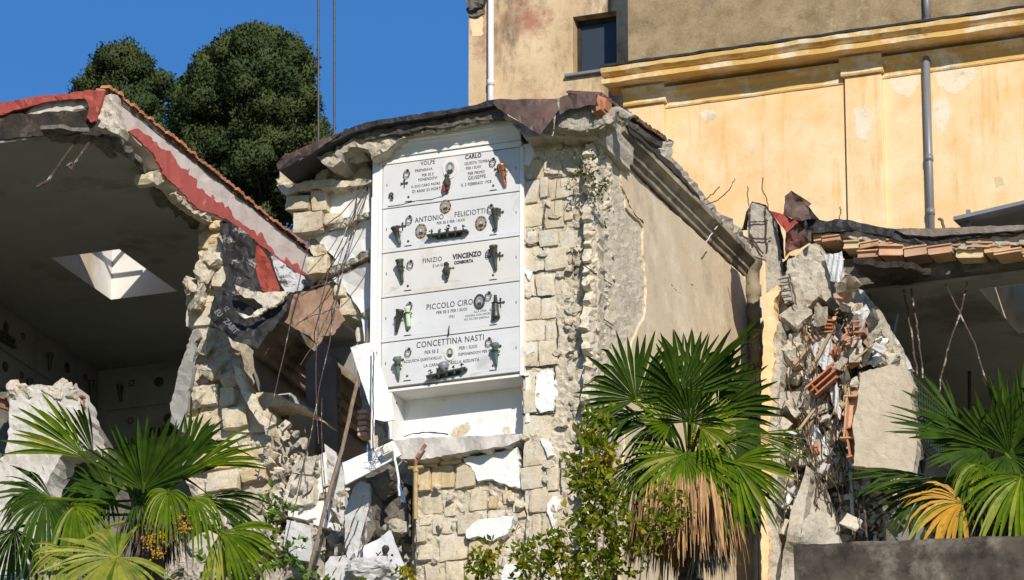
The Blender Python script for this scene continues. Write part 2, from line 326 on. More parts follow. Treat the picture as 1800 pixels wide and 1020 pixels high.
def rbox(bm, c, u, v, nrm, sx, sy, sz, rng, k=3, rnd=.035, amp=.018, mi=0, fq=4.):
    """rough rounded stone; half sizes sx, sy, sz along u, v, nrm"""
    n0 = len(bm.faces); G = {}; off = V([rng.uniform(-50, 50) for _ in range(3)])
    sk = [rng.uniform(-.10, .10) for _ in range(4)]
    def g(i, j, l):
        key = (i, j, l)
        if key not in G:
            p = V((i/k*2-1, j/k*2-1, l/k*2-1)); e = sum(abs(t)**6 for t in p)-1
            q = V((p.x*sx, p.y*sy, p.z*sz))
            if e > 0: q -= V((math.copysign(rnd, p.x)*abs(p.x)**4, math.copysign(rnd, p.y)*abs(p.y)**4, math.copysign(rnd, p.z)*abs(p.z)**4))*min(e, 1.6)*.6
            q.x += sk[0]*q.y+sk[2]*.3*q.z; q.y += sk[1]*q.x*.7
            w_ = noise.noise_vector(q*fq+off)+.55*noise.noise_vector(q*fq*3+off)+.35*noise.noise_vector(q*fq*8+off)
            q += w_*amp
            G[key] = bm.verts.new(V(c)+u*q.x+v*q.y+nrm*q.z)
        return G[key]
    for i in range(k):
        for j in range(k):
            for L_, rev in ((0, True), (k, False)):
                for ax in range(3):
                    def gg(a, b): return g(a, b, L_) if ax == 2 else (g(L_, a, b) if ax == 0 else g(b, L_, a))
                    q = [gg(i, j), gg(i+1, j), gg(i+1, j+1), gg(i, j+1)]
                    bm.faces.new(q[::-1] if rev else q)
    setmi(bm, n0, mi)
def blocks(poly, pl, bw=.42, bh=.36, dep=.28, gap=.02, rng=None, bm=None, miss=.05, prot=.05, wj=.35, amp=.018, och=.12, k=3, rot=.03):
    rng = rng or random.Random(3); bm = bm or B()
    P = [pl.uv(x, y) for x, y in poly]
    v = min(p[1] for p in P)-rng.uniform(0, bh); vm = max(p[1] for p in P); u0 = min(p[0] for p in P); u1 = max(p[0] for p in P)
    while v < vm:
        h = bh*rng.uniform(.82, 1.15); u = u0-rng.uniform(0, bw)
        while u < u1:
            w_ = bw*rng.uniform(1-wj, 1+wj)
            if inside(u+w_/2, v+h/2, P) and rng.random() > miss:
                pr = rng.uniform(-prot, prot); a = rng.uniform(-rot, rot)
                uu = pl.u*math.cos(a)+pl.v*math.sin(a); vv = pl.v*math.cos(a)-pl.u*math.sin(a); b = rng.uniform(-.08, .08)
                nn = (pl.n+uu*b).normalized(); uu = (uu-nn*uu.dot(nn)).normalized()
                rbox(bm, pl.at(u+w_/2, v+h/2, pr-dep/2), uu, vv, nn, w_/2-gap, h/2-gap, dep/2, rng, k, amp=amp, mi=1 if rng.random() < och else 0)
            u += w_
        v += h
    return bm
def pblocks(L, Y, dep, rng, bm=None, prot=.05, amp=.014, och=.15, rot=.03, k=6, rnd=.010):
    """cut stones laid where the photo shows them: pixel boxes on the wall plane"""
    bm = bm or B()
    for x0, y0, x1, y1 in L:
        c = atY((x0+x1)/2, (y0+y1)/2, Y+rng.uniform(-prot, prot)); s = scl(c.y); a = rng.uniform(-rot, rot)
        uu = V((math.cos(a), rng.uniform(-.06, .06), math.sin(a))).normalized(); nn = V((0, -1, rng.uniform(-.05, .05))); nn = (nn-uu*nn.dot(uu)).normalized(); vv = nn.cross(uu)
        rbox(bm, c-nn*dep/2, uu, vv, nn, (x1-x0-1.2)/s/.934/2, (y1-y0-1.2)/s/.945/2, dep/2, rng, k, rnd, amp, 1 if rng.random() < och else 0, 5.)
    return bm
def chunk(c, s, seed, bm=None, npt=15, amp=.12, sub=None, mi=0, rot=None, boxy=.62):
    sub = sub if sub is not None else (6 if max(s) > .2 else 3 if max(s) > .09 else 2)
    """angular lump of rubble; s = three half sizes"""
    rng = random.Random(seed); b = B(); pts = []
    for i in range(npt):
        p = V([rng.uniform(-1, 1) for _ in range(3)])
        m_ = max(abs(t) for t in p); p = p/m_*(boxy+(1-boxy)*rng.random()**.3)
        pts.append(b.verts.new(p))
    r = bmesh.ops.convex_hull(b, input=b.verts[:])
    bmesh.ops.delete(b, geom=[v for v in b.verts if not v.link_faces], context='VERTS')
    bmesh.ops.subdivide_edges(b, edges=b.edges[:], cuts=sub, use_grid_fill=True)
    bmesh.ops.triangulate(b, faces=[f for f in b.faces if len(f.verts) > 4])
    off = V([rng.uniform(-50, 50) for _ in range(3)])
    rt_ = Matrix.Rotation(rot if rot is not None else rng.uniform(0, 6.28), 3, V([rng.uniform(-.4, .4), -1, rng.uniform(-.4, .4)]))
    if rot is not None: rt_ = Matrix.Rotation(rot, 3, V((0, -1, 0)))
    for v in b.verts:
        q = v.co+noise.noise_vector(v.co*2.2+off)*amp+noise.noise_vector(v.co*6+off)*amp*.6+noise.noise_vector(v.co*14+off)*amp*.5
        v.co = rt_ @ V((q.x*s[0], q.y*s[1], q.z*s[2]))+V(c)
    if bm is None: return b
    n0 = len(bm.faces); mp = {v: bm.verts.new(v.co) for v in b.verts}
    for f in b.faces: bm.faces.new([mp[v] for v in f.verts])
    b.free(); setmi(bm, n0, mi); return bm
def px(*a): return [atY(*q) for q in a]
def sweep(bm, p0, p1, prof, out, upv=V((0, 0, 1)), segs=12, amp=.006, seed=0, mi=0, cuts=None):
    """moulding: profile of (outward, up) points carried from p0 to p1"""
    n0 = len(bm.faces); p0, p1 = V(p0), V(p1); rings = []; out = V(out).normalized()
    for i in range(segs+1):
        p = p0.lerp(p1, i/segs); r = []
        for j, (o, h) in enumerate(prof):
            q = p+out*o+upv*h
            if amp: q += noise.noise_vector(q*2.3+V((seed, 0, 0)))*amp+noise.noise_vector(q*9+V((seed, 0, 0)))*amp*.6
            r.append(bm.verts.new(q))
        rings.append(r)
    for A, C in zip(rings, rings[1:]):
        for j in range(len(prof)): bm.faces.new((A[j], C[j], C[(j+1) % len(prof)], A[(j+1) % len(prof)]))
    bm.faces.new(rings[0]); bm.faces.new(rings[-1][::-1])
    bmesh.ops.recalc_face_normals(bm, faces=bm.faces[n0:]); setmi(bm, n0, mi)
# ================================================================== ground
def terrain():
    bm = B(); ys = [-3000, -400, -90, -60, -45, -40, -35, -30, -25, -20, -16, -12, -9, -7, -5, -3, -1, 1, 4, 8, 12, 20, 40, 90, 300, 1200, 4000]
    xs = [-3000, -400, -120, -60, -40, -30, -22, -16, -12, -8, -5, -2, 0, 3, 6, 9, 13, 18, 26, 40, 60, 120, 400, 3000]
    g = []
    for y in ys:
        r = []
        for x in xs:
            z = -4.2 if y > -1 else max(-24, -4.2+.5*(y+1))
            if abs(x) < 200 and -41 < y < 100 and y < -1: z += noise.noise(V((x*.2, y*.2, 0)))*.25-.25
            r.append(bm.verts.new((x, y, z)))
        g.append(r)
    for a, b in zip(g, g[1:]):
        for i in range(len(xs)-1): bm.faces.new((a[i], a[i+1], b[i+1], b[i]))
    o = obj('ground', bm, 'soil', None, True); o['kind'] = 'structure'
terrain()
# ================================================================== church behind
YW = 16.0
def X16(x, y=300, Y=YW): return atY(x, y, Y).x
def Z16(x, y, Y=YW): return atY(x, y, Y).z
CH = root('church_building', (2, 18, -4), 'tall yellow and tan church building with a long moulded cornice behind the ruins', 'building')
zl = Z16(1060, 147, YW-.56)            # lip of the cornice
xl = X16(1100, 170); xc = X16(1058, 140, YW-.56)
bm = B(); xg = X16(1487, 250)
box(bm, (xl, YW, -4.2), (xg-.012, YW+1.2, zl+.1)); box(bm, (xg+.012, YW, -4.2), (16, YW+1.2, zl+.1)); box(bm, (xg-.1, YW+.04, -4.2), (xg+.1, YW+.3, zl))
obj('yellow_wall', bm, 'yellow', CH)
for i, (a, b) in enumerate(((1105, 1170), (1487, 1553))):
    bm = B(); x0, x1 = X16(a, 200), X16(b, 200)
    if i: x0 += .014
    box(bm, (x0, YW-.09, -4.2), (x1, YW-.002, zl-.34), bev=.01)
    p = obj('pilaster', bm, 'yellow', CH)
    bm = B()
    prof = [(0, 0), (.15, 0), (.17, .03), (.15, .05), (.14, .15), (.17, .2), (.24, .27), (.26, .31), (0, .32)]
    sweep(bm, (x0-.05, YW, zl-.339), (x1+.05, YW, zl-.339), prof, (0, -1, 0), segs=6, amp=.004)
    obj('capital', bm, 'deepyellow', p)
bm = B()
prof = [(0, -.16), (.02, -.16), (.035, -.13), (.02, -.11), (.02, -.04), (.05, 0), (.07, .05), (.16, .11), (.2, .18), (0, .18)]
sweep(bm, (xl+.02, YW-.001, zl-.27), (xg-.02, YW-.001, zl-.27), prof, (0, -1, 0), segs=30, amp=.006)
sweep(bm, (X16(1553), YW-.001, zl-.27), (16, YW-.001, zl-.27), prof, (0, -1, 0), segs=40, amp=.006, seed=3)
obj('architrave', bm, 'deepyellow', CH)
bm = B()
prof = [(0, -.03), (.20, -.02), (.24, .01), (.50, 0), (.56, .0), (.57, .09), (.46, .105), (.44, .14), (.56, .155), (.62, .20), (.63, .27), (.60, .30), (0, .36)]
sweep(bm, (xc, YW, zl), (16, YW, zl), prof, (0, -1, 0), segs=120, amp=.016, seed=5)
CO = obj('cornice', bm, 'deepyellow', CH)
bm = B(); sweep(bm, (xc-.02, YW, zl+.325), (16, YW, zl+.325), [(0, .03), (.60, -.025), (.635, -.03), (.64, .015), (.5, .05), (0, .10)], (0, -1, 0), segs=120, amp=.02, seed=9)
obj('coping', bm, 'membrane', CO)
for i, (q, m_) in enumerate((([(1636, 118), (1668, 104), (1700, 112), (1722, 128), (1700, 150), (1676, 166), (1650, 152)], 'palepaint'), ([(1640, 176), (1664, 170), (1672, 200), (1656, 236), (1642, 214)], 'palepaint'), ([(1560, 126), (1588, 112), (1612, 116), (1616, 150), (1598, 172), (1570, 160)], 'palepaint'), ([(1500, 190), (1520, 184), (1536, 210), (1524, 250), (1506, 240)], 'palepaint'), ([(1590, 98), (1618, 94), (1618, 108), (1602, 116)], 'gplaster'), ([(1230, 196), (1252, 192), (1262, 206), (1240, 214)], 'palepaint'), ([(1748, 314), (1762, 312), (1766, 326), (1752, 330)], 'ochre'))):
    obj('peeled_patch', plate(q, Y=YW-.003 if i != 3 else YW-.093, thick=.02, amp=3, step=4, disp=.002, grid=8, seed=820+i), m_, CH)
YU = YW+.05; xu = X16(1104, 60, YU)
bm = B(); box(bm, (xu, YU, zl+.2), (16, YU+3, zl+5)); obj('upper_wall', bm, 'tanwall', CH)
# recessed end with the window
YT = 17.45
def xt(x, y=80): return atY(x, y, YT).x
def zt(x, y): return atY(x, y, YT).z
x0, x1 = xt(824, 60), xt(1130); wx0, wx1 = xt(1007, 80), xt(1084, 80); wz0, wz1 = zt(1007, 131), zt(1007, 30)
bm = B()
box(bm, (x0, YT, -4.2), (wx0, YT+2, zl+5)); box(bm, (wx1, YT, -4.2), (x1+.6, YT+2, zl+5)); box(bm, (wx0, YT, -4.2), (wx1, YT+2, wz0)); box(bm, (wx0, YT, wz1), (wx1, YT+2, zl+5))
TW = obj('end_wall', bm, 'pale', CH)
bm = B()
for q in ((wx0, wz0, wx0+.07, wz1), (wx1-.07, wz0, wx1, wz1), (wx0+.07, wz1-.1, wx1-.07, wz1), (wx0+.07, wz0, wx1-.07, wz0+.06)): box(bm, (q[0], YT+.24, q[1]), (q[2], YT+.32, q[3]))
WN = obj('window', bm, 'brownshade', CH)
bm = B(); box(bm, (wx0+.06, YT+.28, wz0+.05), (wx1-.06, YT+.3, wz1-.08)); obj('pane', bm, 'glass', WN)
bm = B(); box(bm, (wx0-.14, YT-.1, wz0-.06), (wx1+.02, YT+.24, wz0-.005), bev=.006); obj('sill', bm, 'pipe', WN)
bm = plate([(818, 14), (830, 2), (850, -6), (852, 24), (838, 30), (824, 28)], Y=YT-.02, thick=.6, amp=2, step=5, disp=.08, grid=6, seed=4)
plate([(816, -4), (842, -30), (852, -14), (850, 8), (826, 18)], Y=YT-.12, thick=.7, amp=2, step=5, disp=.08, grid=6, seed=8, bm=bm)
obj('broken_string_course', bm, 'dconcrete', CH)
bm = plate([(826, 34), (849, 30), (850, 60), (829, 64)], Y=YT-.004, thick=.02, amp=2, step=5, disp=0, grid=0, seed=4); obj('paint_patch', bm, 'yellow', CH)
def vpipe(x, ya, yb, Y, r, name, m, par, joints=()):
    bm = B(); a = atY(x, ya, Y); b = atY(x, yb, Y); b.x = a.x
    tube(bm, [a, b], r, 14)
    for j in joints:
        q = atY(x, j, Y); q.x = a.x; tube(bm, [q+V((0, 0, -.06)), q+V((0, 0, .06))], r*1.18, 14); box(bm, (q.x-.012, q.y, q.z-.01), (q.x+.012, q.y+r*2.2, q.z+.01))
    return obj(name, bm, m, par, True)
vpipe(863, -30, 330, YT-.09, .058, 'drainpipe', 'wpipe', CH, (146,))
vpipe(1628, -40, 44, YU-.1, .062, 'drainpipe', 'pipe', CH, (40,))
vpipe(1628, 96, 480, YW-.1, .064, 'drainpipe', 'pipe', CH, (279, 374))
# ================================================================== trees
def conifer(sil, Y, nclump, leaves, label, seed, thick, ytrunk):
    rng = random.Random(seed)
    xs = [p[0] for p in sil]; ys = [p[1] for p in sil]; s = scl(Y)
    cx = sum(xs)/len(xs); c0 = atY(cx, max(ys), Y)
    r = root('conifer_tree', (c0.x, Y, -4.2), label, 'tree')
    top = atY(cx, min(ys)+40, Y)
    bm = B(); tube(bm, wob([V((c0.x, Y, -4.3)), V((c0.x+.1, Y, c0.z)), V((top.x, Y, top.z))], .06, rng, 6), .38, 10, r2=.06)
    obj('trunk', bm, 'bark', r)
    bm = B(); vs = []; fs = []; cl = []; nv = []
    lobes = []; t = 0
    while len(lobes) < nclump and t < 8000:
        t += 1; x, y = rng.uniform(min(xs), max(xs)), rng.uniform(min(ys), max(ys))
        if not inside(x, y, sil): continue
        d = min((V((x, y))-V(p)).length for p in sil); lr = rng.uniform(20, 36) if d > 24 else rng.uniform(13, 20)
        if d < lr*.62 or any((x-a)**2+(y-b)**2 < (.8*max(lr, c))**2 for a, b, c, e in lobes): continue
        lobes.append((x, y, lr, Y-rng.uniform(.0, 1)*thick*math.sqrt(min(1, d/(.42*(max(xs)-min(xs)))))))
    for x, y, lr, ly in lobes:
        for k in range(int(10+lr*.5)):
            a, e, f = rng.uniform(0, 6.283), rng.random()**.5, rng.uniform(-.25, 1)
            X_, Y_ = x+lr*e*math.cos(a), y+lr*e*math.sin(a)*.85
            if inside(X_, Y_, sil): cl.append((atY(X_, Y_, ly-f*math.sqrt(max(0, 1-e*e))*lr/s), rng.uniform(.16, .28)))
    lob3 = [(atY(x, y, ly), lr/s) for x, y, lr, ly in lobes]
    print('clumps', len(lobes), len(cl))
    for c, rad in cl[::9]:
        a = V((c0.x*.6+c.x*.4, Y, c.z-.9)); tube(bm, wob([V((c0.x, Y, c.z-1.4)), a, c], .05, rng, 3), .07, 5, r2=.015)
    obj('limbs', bm, 'bark', r)
    for c, rad in cl:
        ax = V((rng.gauss(0, .5), rng.gauss(-.2, .5), rng.gauss(.7, .4))).normalized()
        for k in range(leaves):
            d = V([rng.gauss(0, 1) for _ in range(3)]).normalized()*rad*rng.random()**.33
            d += ax*d.dot(ax)*.5
            nl = min(lob3, key=lambda q: (q[0]-c).length_squared) if k == 0 else nl
            p = c+d; o = (d.normalized()+V([rng.gauss(0, .6) for _ in range(3)])).normalized()
            sd = o.cross(V([rng.gauss(0, 1) for _ in range(3)])).normalized(); L = rng.uniform(.07, .125); W_ = L*rng.uniform(.22, .4)
            g = ((c+d-nl[0]).normalized()+d.normalized()*.7+o*.3).normalized(); i = len(vs); nv += [tuple(g)]*4; vs += [p-sd*W_, p+o*L*.45-sd*W_*.9, p+o*L, p+sd*W_*.9+o*L*.4]; fs.append((i, i+1, i+2, i+3) if (vs[i+1]-vs[i]).cross(vs[i+2]-vs[i]).dot(g) > 0 else (i+3, i+2, i+1, i))
    me = bpy.data.meshes.new('crown'); me.from_pydata([tuple(v-V(r.location)) for v in vs], [], fs); me.materials.append(M['cypress']); me.polygons.foreach_set('use_smooth', [True]*len(me.polygons)); me.normals_split_custom_set_from_vertices(nv)
    o = bpy.data.objects.new('crown', me); COL.objects.link(o); o.parent = r; ORG[o.name] = V(r.location)
treeA = [(131, 150), (146, 138), (163, 135), (168, 112), (180, 92), (197, 84), (218, 78), (226, 84), (243, 82), (252, 96), (254, 108), (264, 112), (262, 124), (252, 128), (268, 142), (280, 133), (296, 142), (301, 156), (284, 168), (284, 182), (268, 184), (272, 192), (290, 196), (286, 206), (268, 214), (300, 250), (300, 330), (190, 330), (150, 180), (133, 160)]
treeB = [(298, 178), (318, 162), (316, 146), (330, 140), (343, 134), (356, 100), (372, 94), (390, 108), (384, 84), (402, 72), (416, 66), (430, 56), (452, 54), (468, 64), (478, 52), (494, 58), (496, 72), (522, 78), (528, 98), (546, 100), (544, 122), (549, 136), (536, 146), (552, 156), (551, 190), (532, 200), (528, 220), (541, 236), (556, 208), (566, 236), (580, 232), (575, 262), (540, 300), (520, 390), (400, 390), (330, 262), (318, 240), (300, 206), (312, 190)]
conifer(treeB, 45, 110, 75, 'larger dense dark conifer with a broad crown behind the ruined roofs', 5, 2.2, 0)
conifer(treeA, 52, 70, 75, 'smaller dark conifer showing over the roof with the red painted edge', 8, 1.6, 0)
# ================================================================== hanging cables
for x, y1, lab in ((558, 250, 'thin dark vertical cable nearer the big conifer, against blue sky'), (586, 245, 'thin dark vertical cable nearer the stone block, against blue sky')):
    bm = B(); a = atY(x+1.5, -120, 8); b = atY(x, y1+330, 8); tube(bm, [a, a.lerp(b, .5)+V((.01, 0, 0)), b], .019, 6); one('hanging_cable', bm, 'dark', lab, 'cable', 'cables hanging in the sky')
# ================================================================== left ruined building
XL = -3.106; ZC = 3.5; XW = -8.1; YB = 7.2
LB = root('ruined_burial_building', (-5.6, 2, -4.2), 'ruined burial chamber with its roof, red painted wall edge and dark slab lined interior', 'building')
h = [atZ(86, 450, ZC), atZ(317, 514, ZC)]
hx0, hx1 = atZ(86, 450, ZC).x, atZ(213, 441, ZC).x; hy0, hy1 = atZ(191, 525, ZC).y, atZ(213, 441, ZC).y
hx0, hx1 = min(hx0, atZ(191, 525, ZC).x), max(hx1, atZ(317, 514, ZC).x)
hx0 = (atZ(86, 450, ZC).x+atZ(191, 525, ZC).x)/2; hx1 = (atZ(213, 441, ZC).x+atZ(317, 514, ZC).x)/2
ya, yb = sorted(((atZ(86, 450, ZC).y+atZ(213, 441, ZC).y)/2, (atZ(191, 525, ZC).y+atZ(317, 514, ZC).y)/2))
X0, X1, Y0, Y1 = XW-.3, XL-.26, -3.0, YB+.3
def holed(z0, z1, m, name):
    bm = B()
    box(bm, (X0, Y0, z0), (X1, ya, z1)); box(bm, (X0, yb, z0), (X1, Y1, z1)); box(bm, (X0, ya, z0), (hx0, yb, z1)); box(bm, (hx1, ya, z0), (X1, yb, z1))
    return obj(name, bm, m, LB)
holed(ZC, ZC+.05, 'ceiling', 'ceiling'); holed(ZC+.052, ZC+.36, 'dconcrete', 'roof_slab')
bm = B(); t = .07; z0, z1 = ZC-.003, ZC+1.0
box(bm, (hx0-t, ya-t, ZC+.361), (hx1+t, ya-.001, z1)); box(bm, (hx0-t, yb+.001, ZC+.361), (hx1+t, yb+t, z1)); box(bm, (hx0-t, ya, ZC+.361), (hx0-.001, yb, z1)); box(bm, (hx1+.001, ya, ZC+.361), (hx1+t, yb, z1))
t = .012
box(bm, (hx0, ya, z0), (hx1, ya+t, z1-.01)); box(bm, (hx0, yb-t, z0), (hx1, yb, z1-.01)); box(bm, (hx0, ya+t, z0), (hx0+t, yb-t, z1-.01)); box(bm, (hx1-t, ya+t, z0), (hx1, yb-t, z1-.01))
SK = obj('skylight_shaft', bm, 'shaft', LB)
bm = B(); xm = (hx0*.62+hx1*.38)
box(bm, (xm-.03, ya-.05, z1+.001), (xm+.03, yb+.05, z1+.05)); ym = (ya+yb)/2; box(bm, (hx0-.05, ym-.03, z1+.051), (hx1+.05, ym+.03, z1+.1)); obj('skylight_frame', bm, 'ironrust', SK)
# back wall, left wall, rear part of the right wall
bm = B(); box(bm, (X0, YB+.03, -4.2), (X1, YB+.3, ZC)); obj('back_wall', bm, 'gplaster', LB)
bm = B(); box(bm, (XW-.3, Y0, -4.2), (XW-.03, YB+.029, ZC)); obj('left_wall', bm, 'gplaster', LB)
rng = random.Random(12)
def inner_slab(c, u, n, W_, H_, txt):
    """dim tomb slab on an inner wall with vases, lamp and a raised frame"""
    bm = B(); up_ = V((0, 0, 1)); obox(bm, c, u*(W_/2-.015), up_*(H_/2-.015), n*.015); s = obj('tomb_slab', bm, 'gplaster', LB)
    for k in (-.36, .36):
        if rng.random() < .85: bm = B(); lathe(bm, c+u*k*W_+n*.09+up_*(-.2), V((0, 0, 1))+u*rng.uniform(-.15, .15), [(.02, 0), (.03, .05), (.035, .15), (.06, .28), (.05, .3)], 8); obj('vase', bm, 'bronze', s)
        bm = B(); pts = [c+u*(k*.8*W_+.05*math.cos(a))+n*.03+up_*(.12+.05*math.sin(a)) for a in [i*.628 for i in range(10)]]; tube(bm, pts, .009, 4, closed=True); obj('ring_handle', bm, 'dark', s)
    if rng.random() < .7:
        bm = B(); obox(bm, c+n*.06-up_*.19, u*.28, up_*.015, n*.05)
        for k in range(5): lathe(bm, c+n*.07+u*(k-2)*.11-up_*.18, (0, 0, 1), [(.02, 0), (.04, .05), (.03, .1+.04*rng.random())], 6)
        obj('flower_shelf', bm, 'bronze', s)
    bm = B(); lathe(bm, c+u*rng.uniform(-.15, .15)+up_*.08+n*.018, n, [(.085, 0), (.085, .02), (.05, .025)], 12); obj('portrait', bm, 'bronze', s)
    if txt:
        bm = B(); write(bm, txt[0], c+u*(-.3)+up_*.14+n*.017, u, n, .10); write(bm, txt[1], c+u*(.35)+up_*.14+n*.017, u, n, .10); obj('inscription', bm, 'letter', s)
def write(bm, s, c, u, n, hgt, mi=0, bold=0., squeeze=1., depth=.004):
    """flat letters, centred at c, running along u on a face with normal n"""
    cu = bpy.data.curves.new('t', 'FONT'); cu.body = s; cu.align_x = 'CENTER'; cu.align_y = 'CENTER'; cu.size = hgt/.70; cu.extrude = depth; cu.offset = bold; cu.space_character = 1.12; cu.resolution_u = 3
    ob = bpy.data.objects.new('t', cu); me = bpy.data.meshes.new_from_object(ob)
    up_ = n.cross(u); n0 = len(bm.faces)
    vs = [bm.verts.new(c+u*v.co.x*squeeze+up_*v.co.y+n*(v.co.z+depth*.2)) for v in me.vertices]
    for p in me.polygons:
        try: bm.faces.new([vs[i] for i in p.vertices])
        except ValueError: pass
    bpy.data.objects.remove(ob); bpy.data.curves.remove(cu); bpy.data.meshes.remove(me); setmi(bm, n0, mi)
nb = V((0, -1, 0)); ub = V((1, 0, 0))
k = 0
for r_ in range(6):
    for c_ in range(2):
        inner_slab(V((XL-.3-1.15-c_*2.3, YB+.012, ZC-.42-.66*r_)), ub, nb, 2.2, .64, ('CCARDO', 'CARTA') if (r_ == 0 and c_ == 0) else (('NARDO', 'RUSSO') if r_ == 1 and c_ == 0 else None))
for r_ in range(6):
    for c_ in range(4): inner_slab(V((XW-.012, YB-1.2-c_*2.3, ZC-.42-.66*r_)), V((0, 1, 0)), V((1, 0, 0)), 2.2, .64, None)
pxl = PX(XL)
bm = plate([(196, 170), (240, 192), (302, 250), (362, 300), (422, 348), (482, 392), (522, 424), (560, 458), (600, 500), (640, 545), (620, 556), (575, 503), (545, 488), (500, 468), (440, 418), (385, 384), (350, 371), (330, 353), (290, 312), (268, 272), (230, 238), (214, 226)], pxl, thick=.26, amp=2, step=9, disp=.012, grid=16, seed=3)
PW = obj('parapet_wall', bm, 'pink', LB)
red = [(226, 231), (238, 226), (252, 234), (264, 240), (268, 247), (276, 250), (284, 262), (300, 266), (309, 280), (318, 296), (330, 300), (334, 296), (332, 308), (345, 314), (346, 330), (356, 332), (372, 348), (374, 342), (380, 356), (392, 356), (396, 366), (402, 362), (414, 386), (424, 392), (440, 404), (446, 404), (452, 416), (460, 408), (470, 430), (478, 436), (484, 448), (500, 460), (504, 452), (514, 466), (522, 462), (530, 476), (546, 486), (528, 482), (500, 466), (440, 416), (385, 381), (350, 368), (330, 350), (290, 309), (268, 268), (240, 242)]
bm = plate(red, Pl((XL+.022, 0, 0), (1, 0, 0)), thick=.03, amp=1.6, step=4, disp=.008, grid=14, seed=3)
obj('red_paint_band', bm, 'redpaint', PW)
# roof tiles, and a dark strip painting the shadow line below them
bm = B(); rng = random.Random(4)
zt0 = atX(196, 166, XL).z
for i in range(64):
    y = -3+i*.15; z = zt0+(atX(600, 494, XL).z-zt0)*(i/63)+rng.uniform(-.012, .012)
    for q in range(2):
        b0 = len(bm.verts); x_ = XL-.12+q*.07; L_ = .16+rng.uniform(-.02, .03)
        ring = []
        for e in range(2):
            for a in range(6):
                t = math.pi*a/5; ring.append(bm.verts.new((x_-.05+e*L_, y+.075*math.cos(t)*(1 if e else .9), z+.03*q+.06*math.sin(t)+.02-e*.02+rng.uniform(-.006, .006))))
        for a in range(5): bm.faces.new((ring[a], ring[a+1], ring[a+7], ring[a+6]))
        for a in range(5): pass
        bm.faces.new(ring[6:12])
obj('roof_tiles', bm, 'tile', LB)
bm = B(); box(bm, (XL-.3, -2.9, zt0-.05), (XL+.008, 6.6, zt0+.0)); obj('tile_bed', bm, 'dconcrete', PW)  # its thin dark face stands in for the tiles' shadow line
bm = plate([(166, 220), (176, 194), (180, 167), (196, 165), (200, 190), (212, 226), (208, 236), (196, 232), (180, 226)], Y=-3.02, thick=.3, amp=2.5, step=6, disp=.05, grid=8, seed=6)
obj('broken_corner', bm, 'dust', LB)
bm = plate([(196, 182), (206, 196), (212, 236), (204, 226)], Pl((XL+.012, 0, 0), (1, 0, 0)), thick=.03, amp=1, step=4, disp=.01, grid=6, seed=6); obj('plaster_remnant', bm, 'gplaster', PW)
# broken soffit under the parapet
pz = PZ(ZC-.08)
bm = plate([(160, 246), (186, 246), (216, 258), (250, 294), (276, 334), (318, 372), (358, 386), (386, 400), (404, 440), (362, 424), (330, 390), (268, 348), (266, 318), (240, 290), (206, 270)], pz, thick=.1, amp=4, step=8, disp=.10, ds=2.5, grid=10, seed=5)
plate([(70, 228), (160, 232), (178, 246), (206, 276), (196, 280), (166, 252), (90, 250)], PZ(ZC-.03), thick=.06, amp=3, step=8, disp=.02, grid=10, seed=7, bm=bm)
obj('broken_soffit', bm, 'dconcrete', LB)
bm = B()
plate([(268, 302), (284, 296), (292, 318), (278, 326), (268, 320)], Pl((XL-.02, 0, 0), (1, 0, 0)), thick=.3, amp=1.5, step=5, disp=.04, grid=6, seed=2, bm=bm); obj('exposed_stone', bm, 'tufa', PW)
bm = plate([(310, 336), (326, 348), (352, 366), (372, 380), (376, 392), (356, 384), (330, 366), (312, 350)], Pl((XL+.0, 0, 0), (1, 0, 0)), thick=.12, amp=3, step=5, disp=.06, grid=5, seed=3)
obj('exposed_stone', bm, 'mortar', PW)
# red membrane, rusty beam and painted eave shade at the front edge
bm = plate([(-60, 198), (0, 180), (60, 173), (100, 170), (130, 162), (158, 158), (184, 162), (176, 186), (168, 212), (160, 216), (152, 206), (156, 188), (150, 174), (100, 176), (55, 186), (0, 202), (-60, 216)], Y=-3.1, thick=.05, amp=1.2, step=6, disp=.03, grid=10, seed=2)
obj('roof_membrane', bm, 'redsheet', LB)
bm = plate([(-60, 196), (60, 170), (180, 160), (184, 170), (60, 184), (-60, 214)], Y=-2.9, thick=9.9, amp=1, step=8, disp=.02, grid=0, seed=4); obj('roof_cover', bm, 'redsheet', LB)
bm = plate([(44, 198), (70, 182), (154, 175), (155, 193), (100, 198), (50, 202)], Y=-3.0, thick=.2, amp=.8, step=7, disp=.008, grid=10, seed=2)
obj('eave_beam', bm, 'rustwhite', LB)
bm = plate([(-60, 206), (158, 194), (196, 236), (140, 236), (60, 240), (-60, 250)], Y=-3.03, thick=.02, amp=2, step=8, disp=.05, grid=12, seed=9); obj('eave_shade', bm, 'brownshade', LB)  # dark plate stands in for the shade below the roof edge
